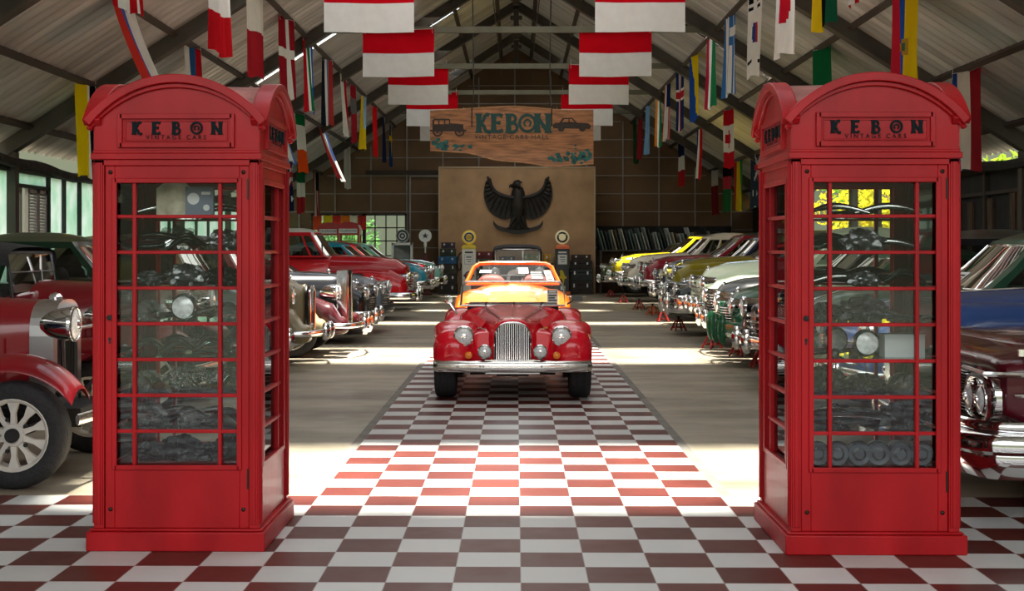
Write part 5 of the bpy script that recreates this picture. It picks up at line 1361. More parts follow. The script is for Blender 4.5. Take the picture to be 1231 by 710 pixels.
for s in (-1,1):
    m = MB(); n = 9
    lead = smooth_path([(.14,.34),(.38,.37),(.70,.50),(.88,.70),(.97,1.0)], 5)
    tips = smooth_path([(.14,-.30),(.45,-.38),(.80,-.24),(1.03,.05),(1.13,.42),(1.10,.75),(.99,1.0)], 4)
    m.poly([(s*x,z) for x,z in lead]+[(s*x,z) for x,z in tips[::-1]], -.07, .0)
    for k in range(12):
        t = k/11; a = lead[int(t*(len(lead)-1))]; c = tips[int(t*(len(tips)-1))]
        mid = (lerp(a[0],c[0],.5)+.02,lerp(a[1],c[1],.5))
        m.tube([(s*a[0],-.08,a[1]),(s*mid[0],-.11,mid[1]),(s*c[0],-.05,c[1])],[.03,.05,.012],6)
    m.tube([(s*x,-.09,z) for x,z in lead],[.07]*(len(lead)-1)+[.02],8); m.build('wing', b, eg)
    m = MB(); m.tube([(s*.12,-.1,-.3),(s*.2,-.12,-.45),(s*.27,-.1,-.62)],[.09,.07,.04],8)
    for k in range(3): m.tube([(s*.27,-.1,-.62),(s*(.22+.07*k),-.15,-.67),(s*(.2+.08*k),-.14,-.73)],[.03,.025,.01],6)
    m.build('leg', b, eg)
m = MB()
for k in range(7): a = (k-3)*.17; m.tube([(sin(a)*.1,-.05,-.42),(sin(a)*.35,-.07,-.62),(sin(a)*.6,-.04,-.86+abs(a)*.12)],[.05,.075,.03],6)
m.build('tail', b, eg)
m = MB(); path = smooth_path([(-.82,-.46),(-.70,-.62),(-.42,-.72),(0,-.80),(.42,-.72),(.70,-.62),(.82,-.46)], 4)
m.loft([[(x,-.10,z+.07),(x,-.14,z+.07),(x,-.16,z-.07),(x,-.10,z-.07)] for x,z in path]); m.build('ribbon', b, eg)

sg = thing('hanging_sign', 'live-edge wooden KEBON sign hung on two ropes under the ridge', 'sign', (-.105,31.45,4.09))
sg.scale = (.75,.75,.75)
w = 2.52; tp = smooth_path([(-w,.78),(-w*.6,.84),(-w*.2,.90),(.1,.92),(w*.35,.86),(w*.65,.80),(w,.80)], 5); bt = smooth_path([(-w,-.42),(-w*.78,-.46),(-w*.5,-.52),(-w*.2,-.72),(w*.15,-.80),(w*.5,-.92),(w*.75,-.88),(w,-.84)], 5)
MB().poly(tp+bt[::-1], -.06, .06).build('board', M['wood'], sg, smooth=False)
m = MB(); m.tube([(x,-.055,z-.015) for x,z in bt], .022, 6); m.tube([(x,-.055,z+.005) for x,z in tp], .014, 6); m.build('live_edge', M['woodedge'], sg)
for k in kebon(.60, .46, -.075, -.06): k.v = [(v[0], v[1], v[2]+.40) for v in k.v]; k.build('letter', M['greenletter'], sg, smooth=False)
def put_text(s, size, x, z, mt, par, y=-.064, sp=1.2, ext=.003, nm='lettering'):
    o = link(nm, text_mesh(s, size, mt, ext, sp), par, (x,y,z)); o.rotation_euler = (pi/2,0,0); return o
put_text('VINTAGE CARS HALL', .20, .0, -.03, M['ink'], sg, sp=1.25)
# painted cars and teal foliage patches on the board
def silhouette(kind, cx, cz, s, wdt):
    m = MB(); P = lambda pts: m.poly([(cx+s*x*wdt, cz+z*wdt) for x,z in pts], -.068, -.06)
    y = -.068
    if kind == 'old':
        P([(-.5,.0),(.05,.0),(.05,.30),(.02,.34),(-.44,.34),(-.5,.30)]); P([(.05,.0),(.45,.0),(.46,.16),(.05,.20)]); P([(-.58,-.05),(.55,-.05),(.55,.0),(-.58,.0)])
        for x in (-.34,.34):
            band(m, [(cx+s*x*wdt+.13*wdt*cos(a), cz-.06*wdt+.13*wdt*sin(a)) for a in [2*pi*k/20 for k in range(21)]], .05*wdt, -.069, -.06)
            m.disc((cx+s*x*wdt,-.0695,cz-.06*wdt),.035*wdt,12)
            for k in range(4): a = pi*k/4; band(m, [(cx+s*x*wdt-.12*wdt*cos(a),cz-.06*wdt-.12*wdt*sin(a)),(cx+s*x*wdt+.12*wdt*cos(a),cz-.06*wdt+.12*wdt*sin(a))], .015*wdt,-.069,-.06)
    else:
        P([(-.55,.0),(.55,-.02),(.58,.08),(.5,.15),(.15,.17),(-.1,.18),(-.5,.16),(-.58,.1)]); P([(-.38,.16),(-.28,.31),(.02,.32),(.17,.16)])
        for x in (-.32,.32): m.disc((cx+s*x*wdt,-.0695,cz-.0*wdt),.10*wdt,16)
    o = m.build('painted_car', mat('painted_dark_brown',(.035,.02,.014),.7,noise=.3,nscale=12), sg, smooth=False)
    h = MB()
    if kind == 'old':
        for x0,x1 in ((-.44,-.32),(-.28,-.14),(-.10,.01)): h.poly([(cx+s*x0*wdt,cz+.17*wdt),(cx+s*x1*wdt,cz+.17*wdt),(cx+s*x1*wdt,cz+.29*wdt),(cx+s*x0*wdt,cz+.29*wdt)], -.071,-.068)
    else:
        h.poly([(cx+s*x*wdt,cz+z*wdt) for x,z in [(-.3,.18),(-.23,.27),(-.1,.28),(-.1,.18)]],-.071,-.068); h.poly([(cx+s*x*wdt,cz+z*wdt) for x,z in [(-.06,.18),(-.06,.28),(.0,.28),(.1,.18)]],-.071,-.068)
    h.build('painted_window', M['wood'], o, smooth=False)
silhouette('old', -1.95, .20, 1, 1.0); silhouette('fifties', 1.85, .24, 1, 1.02)
tl = mat('teal_paint_patch',(.015,.11,.10),.7,noise=.6,nscale=9)
m = MB(); rn = random.Random(4)
for (cx, cz, n, sx, sz) in ((-2.2,-.26,26,.28,.10),(-1.6,-.34,12,.3,.06),(2.05,-.62,46,.36,.16),(1.5,-.7,16,.3,.08)):
    for _ in range(n):
        x, z, r = cx+rn.gauss(0,sx*.6), cz+rn.gauss(0,sz*.7), rn.uniform(.03,.09)
        x = max(-w+.1,min(w-.1,x)); lo = min(q[1] for q in bt if abs(q[0]-x) < .5)+.05; z = max(lo, z)
        pts = [(x+r*rn.uniform(.7,1.3)*cos(a), z+r*rn.uniform(.5,1.2)*sin(a)) for a in [2*pi*k/7 for k in range(7)]]; m.poly(pts, -.0640-.0005*rn.random(), -.06)
m.build('painted_foliage', tl, sg, smooth=False)
for x in (-1.23, 1.23):
    m = MB(); m.tube([(x,-.08,.30),(x,-.08,.86),(x*.96,0,.98),(x*.96,0,2.25),(x*.99,.1,4.6)], .02, 6); m.lathe([(.001,-.05),(.035,-.03),(.035,.03),(.001,.05)],8,o=(x*.96,0,1.25)); m.build('rope', M['rope'], sg)

def pump(label, X, Y, body, top, kind):
    root = thing('petrol_pump', label, 'petrol pump', (X,Y,0), 0, 'old petrol pumps by the panel')
    bm_, tm = mat('pump_'+body, body, .35, coat=.4), mat('pump_top_'+top, top, .35, coat=.4)
    W, D, H = .45, .40, 1.60
    m = MB(); m.bx(-W/2,W/2,-D/2,D/2,.10,H-.12); m.build('case', bm_, root, bevel=.02)
    m = MB(); m.bx(-W/2-.03,W/2+.03,-D/2-.03,D/2+.03,0,.11); m.build('base', tm, root, bevel=.01)
    m = MB(); m.loft([[(sx*W/2*k,sy*D/2*k,z) for sx,sy in ((-1,-1),(1,-1),(1,1),(-1,1))] for z,k in ((H-.12,1.04),(H-.05,1.04),(H+.0,.9),(H+.03,.5))]); m.build('cap', tm, root, bevel=.015)
    g = MB(); g.lathe([(.001,-.08),(.19,-.075),(.225,-.05),(.23,0),(.225,.05),(.19,.075),(.001,.08)], 32, 'Y', (0,0,H+.26)); g.tube([(0,0,H+.0),(0,0,H+.06)], .07, 12)
    ring_ = mat('globe_ring_'+kind, 'e8c84a' if kind == 'a' else 'eadfb4', .4, emit=.15)
    gl = g.build('globe', ring_, root)
    f = MB(); f.disc((0,-.077,H+.26),.175,28); f.build('globe_face', mat('cream_face','eee3c4',.5) if kind == 'a' else M['ink'], gl)
    f = MB()
    if kind == 'a':
        band(f, [(.13*cos(a),H+.26+.13*sin(a)) for a in [2*pi*k/24 for k in range(25)]], .05, -.081, -.076); f.bx(-.16,.16,-.083,-.078,H+.225,H+.295); f.build('globe_emblem', mat('navy_emblem','26356b',.5), gl)
        f = MB(); f.disc((0,-.0815,H+.26),.085,20); f.bx(-.11,.11,-.086,-.083,H+.24,H+.28); f.build('globe_mark', mat('yellow_emblem','d9b31c',.5), gl)
    else:
        put_text('POLLY', .10, 0, H+.33, mat('globe_ring_b','eadfb4',.4), gl, y=-.08, sp=1.0, nm='globe_lettering'); put_text('GAS', .07, 0, H+.18, MATS['globe_ring_b'], gl, y=-.08, sp=1.0, nm='globe_lettering')
        f.disc((0,-.079,H+.255),.035,14); f.build('globe_mark', mat('yellow_emblem','d9b31c',.5), gl)
    d = MB(); d.bx(-.15,.15,-D/2-.012,-D/2+.0,.98,1.30); dd = d.build('dial_frame', M['steel'], root, bevel=.004)
    d = MB(); d.bx(-.125,.125,-D/2-.016,-D/2-.01,1.005,1.275); d.build('dial', M['card'], dd)
    d = MB(); d.bx(-.09,.09,-D/2-.018,-D/2-.0155,1.20,1.235); d.bx(-.09,.09,-D/2-.018,-D/2-.0155,1.13,1.15); d.bx(-.05,.07,-D/2-.018,-D/2-.0155,1.06,1.08); d.build('dial_print', M['ink'], dd)
    p = MB(); p.bx(-.13,.13,-D/2-.008,-D/2,1.345,1.395); p.build('name_strip', M['card'] if kind == 'b' else M['ink'], root)
    if kind == 'a':
        e = MB(); band(e, [(.12*cos(a),.62+.12*sin(a)) for a in [2*pi*k/24 for k in range(25)]], .045, -D/2-.006, -D/2); e.bx(-.17,.17,-D/2-.009,-D/2,.585,.655); eo = e.build('emblem', MATS['navy_emblem'], root)
        e = MB(); e.disc((0,-D/2-.007,.62),.085,20); e.bx(-.11,.11,-D/2-.012,-D/2-.009,.60,.64); e.build('emblem_mark', mat('orange_emblem','d9541c',.5), eo)
    else:
        e = MB(); e.loft([[(x+hw*cos(a), -D/2-.02-.012*sin(a), z) for a in [2*pi*k/10 for k in range(10)]] for x,z,hw in [(.03,.33,.006),(.03,.42,.025),(.02,.52,.05),(0,.62,.075),(-.02,.70,.06),(-.03,.76,.05),(-.035,.80,.02)]]); e.tube([(-.05,-D/2-.02,.765),(-.09,-D/2-.02,.755),(-.095,-D/2-.02,.73)],[.025,.018,.004],6); e.build('bird_emblem', mat('yellow_green_emblem','c5b92a',.5), root)
        e = MB(); e.bx(-.13,.13,-D/2-.03,-D/2,.52,.60); e.build('emblem_plaque', MATS['yellow_emblem'], root)
        e = MB(); e.bx(-.06,.09,-D/2-.008,-D/2,.16,.28); e.build('notice', M['card'], root)
    h = MB(); h.tube(smooth_path([(-W/2,0,1.36),(-W/2-.10,-.05,1.30),(-W/2-.16,-.06,1.0),(-W/2-.10,-.05,.78),(-W/2-.03,-.03,.9),(-W/2-.04,-.02,1.05)],4), .018, 8); h.build('hose', M['matte_black'] if kind == 'a' else mat('grey_hose',(.3,.28,.26),.6), root)
    n = MB(); n.tube([(-W/2-.04,-.02,1.02),(-W/2-.07,-.03,1.14),(-W/2-.06,-.04,1.22)],[.025,.035,.02],8); n.tube([(-W/2-.06,-.04,1.22),(-W/2-.02,-.06,1.3)],.012,6); n.build('nozzle', M['steel'], root)
pump('white and yellow petrol pump with round globe, left of the panel centre', -1.53, 44.0, 'e4e2da', 'e0c21a', 'a')
pump('black petrol pump with orange cap and base, right of the panel centre', 1.49, 44.0, '17171a', 'e0641c', 'b')

# trunks and tool chests stacked along the panel
def chest_mb(w, d, h):
    b = MB(); b.bx(-w/2,w/2,-d/2,d/2,0,h*.68); l = MB(); l.bx(-w/2-.006,w/2+.006,-d/2-.006,d/2+.006,h*.69,h)
    k = MB(); 
    for x in (-w*.28,w*.28): k.bx(x-.025,x+.025,-d/2-.016,-d/2-.002,h*.52,h*.8)
    hd = MB(); hd.tube([(-.07,-d/2-.005,h*.34),(-.07,-d/2-.04,h*.36),(.07,-d/2-.04,h*.36),(.07,-d/2-.005,h*.34)], .009, 6)
    return b, l, k, hd
rows = [(-2.25, 44.55, [(.62,.34,'2a2320','dark brown'),(.62,.32,'1f2320','near-black'),(.60,.34,'2c2a22','dark olive'),(.60,.24,'1e5f8c','blue'),(.50,.26,'27332a','dark green'),(.45,.20,'3a2a3a','dusky purple')]),
        (-1.05, 44.55, [(.66,.34,'241e1a','dark brown'),(.64,.34,'1c211e','near-black'),(.62,.26,'2a3230','slate'),(.60,.22,'35513c','green'),(.56,.24,'6a1a1c','dark red')]),
        (-.30, 44.60, [(.66,.38,'221d19','dark brown'),(.64,.34,'2b2620','brown'),(.6,.3,'20262a','slate'),(.5,.22,'2a2320','dark brown')]),
        (.50, 44.55, [(.68,.38,'221d19','dark brown'),(.66,.34,'2b2620','brown'),(.64,.30,'20262a','slate'),(.66,.3,'7f8f4c','pale green')]),
        (1.10, 44.62, [(.42,.38,'1e2126','slate'),(.42,.34,'26221d','brown'),(.42,.30,'231e1a','dark brown'),(.36,.30,'d09a1c','mustard yellow')]),
        (2.12, 44.55, [(.78,.44,'2e241b','brown'),(.76,.40,'26302a','dark green'),(.70,.26,'241d18','dark brown'),(.62,.20,'3a2c20','tan brown')])]
CH = {}
for (x, y, st) in rows:
    z = 0.0
    for i, (w, h, c, nm) in enumerate(st):
        lvl = ['on the floor','second from the floor','third from the floor','fourth from the floor','fifth from the floor','on top'][i]
        where = {-2.25:'in the stack left of the white pump',-1.05:'in the stack right of the white pump',-.30:'left stack behind the black soft-top car',.50:'right stack behind the black soft-top car',1.10:'in the stack left of the black pump',2.12:'in the stack right of the black pump'}[x]
        t = thing('trunk', '%s metal trunk %s, %s' % (nm, lvl, where), 'trunk', (x+random.uniform(-.02,.02), y, z), random.uniform(-.04,.04), 'trunks stacked along the panel')
        b, l, k, hd = chest_mb(w, .5, h-.005); mm = mat('trunk_'+c, c, .55, noise=.3)
        b.build('box', mm, t, bevel=.008); l.build('lid', mm, t, bevel=.01); k.build('latch', M['steel'], t); hd.build('handle', M['matte_black'], t)
        z += h

# round star sign on a post, dark round sign, white cabinet
s = thing('round_sign', 'white round sign with dark star on a thin post left of the panel', 'sign', (-2.92,43.5,0))
m = MB(); m.lathe([(.001,-.02),(.205,-.02),(.205,.02),(.001,.02)],32,'Y',(0,0,1.90)); m.build('disc', M['white'], s)
pts = [(.11*(1 if k%2==0 else .42)*sin(pi*k/5), 1.90+.11*(1 if k%2==0 else .42)*cos(pi*k/5)) for k in range(10)]
MB().poly(pts, -.026, -.02).build('star', mat('dark_star',(.06,.05,.05),.6), s, smooth=False)
m = MB(); m.tube([(0,0,.1),(0,0,1.7)], .022, 8); m.lathe([(.001,1.55),(.05,1.55),(.05,1.68),(.03,1.72),(.001,1.72)],14); m.build('post', M['white'], s)
m = MB(); m.lathe([(.001,0),(.22,0),(.22,.05),(.10,.12),(.11,.5),(.09,1.2),(.05,1.35),(.001,1.36)],20); m.build('base', mat('dark_red_base',(.08,.015,.015),.5), s)
s = thing('round_sign', 'dark round dial-like sign with pale rim standing on the white glazed cabinet', 'sign', (-3.66,43.6,.0))
m = MB(); m.lathe([(.001,-.03),(.19,-.03),(.21,-.01),(.21,.03),(.001,.03)],30,'Y',(0,0,1.90)); m.build('disc', mat('dark_green_disc',(.03,.05,.04),.4), s)
m = MB(); m.tube([(.2*cos(a),-.03,1.90+.2*sin(a)) for a in [2*pi*k/30 for k in range(31)]], .018, 6); m.build('rim', mat('pale_grey_rim',(.4,.42,.40),.5), s)
m = MB(); band(m, [(.11*cos(a),1.90+.11*sin(a)) for a in [2*pi*k/20 for k in range(21)]], .03, -.034, -.03); m.disc((0,-.035,1.90),.04,14); m.build('emblem', M['steel'], s)
m = MB(); m.lathe([(.001,1.682),(.12,1.682),(.11,1.70),(.03,1.71),(.001,1.71)],18); m.build('foot', M['black'], s)
s = thing('glazed_cabinet', 'small white framed glazed cabinet left of the star sign', 'cabinet', (-3.66,43.6,0))
m = MB()
for x in (-.30,.30): m.bx(x-.035,x+.035,-.2,.2,0,1.68)
for z in (.05,.85,1.64): m.bx(-.33,.33,-.2,.2,z-.04,z+.04)
m.build('frame', M['white'], s, bevel=.004); m = MB(); m.bx(-.27,.27,-.185,-.18,.09,1.6); m.build('pane', M['glass'], s); m = MB(); m.bx(-.3,.3,.17,.19,.05,1.64); m.build('back', mat('pale_cabinet_back',(.45,.47,.45),.7), s)
# two small red kiosks in the far left corner
def small_kiosk(label, X, Y):
    t = thing('telephone_kiosk', label, 'telephone box', (X,Y,0), 0, 'red telephone boxes in the far left corner')
    rp = mat('far_kiosk_red',(.42,.012,.018),.4,coat=.4); hw = .36
    m = MB(); m.bx(-hw,hw,-.36,.36,0,.12)
    for sx in (-1,1):
        for sy in (-1,1): m.bx(sx*hw-sx*.07,sx*hw-sx*.01,sy*.34-sy*.06,sy*.34,.1,2.0)
    m.build('frame', rp, t)
    m = MB(); top = [(hw*(1-2*k/16), 2.12+.22*math.sqrt(max(0,1-(1-2*k/16)**2))) for k in range(17)]
    m.poly([(-hw,1.92),(hw,1.92)]+top, -.36, .36); m.build('dome', rp, t, ang=30)
    m = MB(); m.bx(-.29,.29,-.372,-.355,1.98,2.12); so = m.build('sign_strip', M['card'], t)
    put_text('TELEPHONE', .10, 0, 2.05, M['ink'], so, y=-.375, sp=1.0)
    m = MB(); m.bx(-.29,.29,-.35,-.33,.12,.45)
    for k in range(8): m.bx(-.29,.29,-.35,-.33,.45+.18*k,.48+.18*k)
    for x in (-.2,.2): m.bx(x-.01,x+.01,-.35,-.33,.45,1.92)
    d = m.build('door', rp, t); MB().bx(-.28,.28,-.342,-.338,.45,1.9).build('pane', M['glass'], d)
small_kiosk('far red telephone box with white sign strip, right one of the pair', -5.32, 43.2)
small_kiosk('far red telephone box half hidden by its neighbour, left one of the pair', -6.06, 44.05)

# rack of upright glass sheets and boards along the back, right
rk = thing('storage_rack', 'dark steel rack holding upright sheets along the back wall, right of the panel', 'rack', (5.0,45.2,0))
m = MB(); 
for x in (-2.2,-.7,.8,2.2):
    for y in (-.3,.3): m.bx(x-.03,x+.03,y-.03,y+.03,0,1.45)
for z in (.5,1.40): m.bx(-2.25,2.25,-.33,.33,z,z+.05)
m.build('frame', M['rafter'], rk); struct('trim_91', MB().bx(2.75,7.25,45.9,45.94,1.45,2.25), M['matte_black'])
def ordinal(n): return '%d%s' % (n, 'th' if 10 < n < 20 else {1:'st',2:'nd',3:'rd'}.get(n%10,'th'))
rn = random.Random(11)
cols = [('d8d4c0','cream'),('6f8480','grey green glass'),('e2e6e0','white'),('3a4244','smoky dark'),('b4beb8','pale grey'),('6f5a3c','brown')]
slots_ = 40
for i in range(slots_):
    x = 2.85+4.3*i/(slots_-1); c, nm = cols[rn.choice((0,1,2,3,2,4,4,1,3,5))]
    h = rn.uniform(.55,.78); tl_ = rn.uniform(.26,.29)
    m = MB(); pts = [(-.012,0),(.012,0),(.012,h),(-.012,h)]
    m.bx(-.011,.011,-.24,.22,0,h)
    o = m.build('upright_sheet', mat('sheet_'+c, c, .3, coat=.5), None, (x,45.15,1.452), bevel=.003); o.rotation_euler = (0,-tl_,rn.uniform(.15,.2))
    tag(o, 'thin %s sheet in the back wall rack, %s from the panel' % (nm, ordinal(i+1)), 'sheet', 'upright sheets in the back rack')
# ------------------------------------------------------------------ flags
def flag_obj(label, cols, fn, X, Y, Z, w=.9, h=1.45, yaw=0., drift=0., tw=0., seed=0, nu=18, nv=26, group=None, facing=False, swing=0., small=False):
    """banner hung from its top edge at (X,Y,Z); fn(u,v) -> colour index; u across, v down"""
    r = random.Random(seed); a1, a2, p1, p2 = r.uniform(.02,.045), r.uniform(.01,.025), r.uniform(0,6), r.uniform(0,6)
    mb = MB(); f = r.uniform(1.2,2.1)
    gather = .78 if not facing else .99
    def P(u, v):
        s = (u-.5)*w*gather
        amp = .25+v*.9
        off = amp*(a1*sin(2*pi*f*u+p1+v*1.2)+a2*sin(2*pi*2.3*f*u+p2-v*2)) if not facing else .5*amp*(a1*sin(2*pi*f*u+p1+v*.6)*.8+a2*.5*sin(2*pi*4*u+p2))
        sag = -.02*sin(pi*u)*(1-v) - (.03*sin(2*pi*u+p2)*v if not facing else .006*sin(5*u+p1)*v)
        return (off+tw*v*s, s, -v*h+sag)
    mb.grid(P, nu, nv)
    n = nu*nv
    for k in range(n):
        i, j = k % nu, k // nu
        mb.m[k] = fn((i+.5)/nu, (j+.5)/nv)
    o = mb.build('flag', [clothmat(c) for c in cols], None, (X,Y,Z), ang=180, fix=False)
    o.rotation_euler = (0, 0, yaw)
    if drift or swing:
        for v in o.data.vertices:
            t = (-v.co.z)/h; c, s_ = cos(-yaw), sin(-yaw)
            dx, dy = drift*t**1.2, swing*t
            v.co.x += dx*c-dy*s_; v.co.y += dx*s_+dy*c
    if not small:
        k = MB()
        for q in (-.47,.47): s = q*w*gather; k.tube([(0,s,-.015),(.01,s,.05),(0,s,.12)], .006, 5); k.tube([(.004,s,.0),(.012,s+.01,-.09)], .004, 4)
        k.tube([(0,-.47*w*gather,.0),(0,0,-.015),(0,.47*w*gather,.0)], .005, 5)
        k.build('cord', clothmat('d8d4cc'), o)
    return tag(o, label, 'flag', group)
def vs(*k):   # vertical stripes (across u), widths equal or given
    return lambda u,v: k[min(len(k)-1,int(u*len(k)))]
def hs(*k): return lambda u,v: k[min(len(k)-1,int(v*len(k)))]
def w_cross(bg, cr, cu=.5, cv=.36, t=.09, inner=None): 
    def f(u,v):
        if inner is not None and (abs(u-cu) < t*.5 or abs(v-cv) < t*.36): return inner
        return cr if abs(u-cu) < t or abs(v-cv) < t*.62 else bg
    return f
def stars(u,v):  # striped flag with dark canton
    if v < .42 and u > .46: return 2
    return int(u*9)%2
def union(u,v):  # dark field with crossed canton
    if v < .5 and u > .5:
        a, b = (u-.75)*4, (v-.25)*4
        if abs(a) < .22 or abs(b) < .22: return 1
        if abs(abs(a)-abs(b)) < .25: return 2
        return 0
    if ((u-.25)**2+(v-.72)**2) < .006 or ((u-.7)**2*1+(v-.75)**2) < .003: return 2
    return 0
def canada(u,v):
    if v < .27 or v > .73: return 0
    a, b = abs(u-.5), v-.5
    return 0 if (a < .09 and abs(b) < .17) or (a < .26 and -.06 < b < .06) or (a+abs(b)*1.2 < .2) else 1
def korea(u,v):
    d = (u-.5)**2*1+((v-.5)*1.6)**2
    if d < .035: return 1 if u > .5 else 2
    for cu, cv in ((.25,.16),(.75,.16),(.25,.84),(.75,.84)):
        if abs(u-cu) < .16 and abs(v-cv) < .085 and int((v-cv+.085)/.0285)%2 == 0: return 3
    return 0
def japan(u,v): return 1 if (u-.5)**2+((v-.5)*1.6)**2 < .085 else 0
def africa(u,v):
    a = abs(u-.5)
    if a < .1: return 0
    if a < .15: return 1
    return 2 if u < .5 else 3
def emblem3(u,v):
    if (u-.48)**2*1.0+((v-.5)*1.6)**2 < .02 : return 3 if (u-.48)**2*1.0+((v-.5)*1.6)**2 > .008 else 4
    return 0 if u > .5 else (1 if u > .25 else 2)
def greek(u,v): return int(u*9)%2 if v > .4 or u < .5 else (1 if abs(u-.77) < .06 or abs(v-.2) < .05 else 0)
RW,RB,RR,RY,RG,RK = 'e8e4dc','2b4f9c','b81a22','e2c01e','1c6b3c','17181c'
UP = dict(L=(-4.1,5.61), R=(3.9,5.74)); MID = dict(L=(-5.34,4.82), R=(5.2,4.91)); LOW = dict(L=(-6.6,4.02), R=(6.5,4.06))
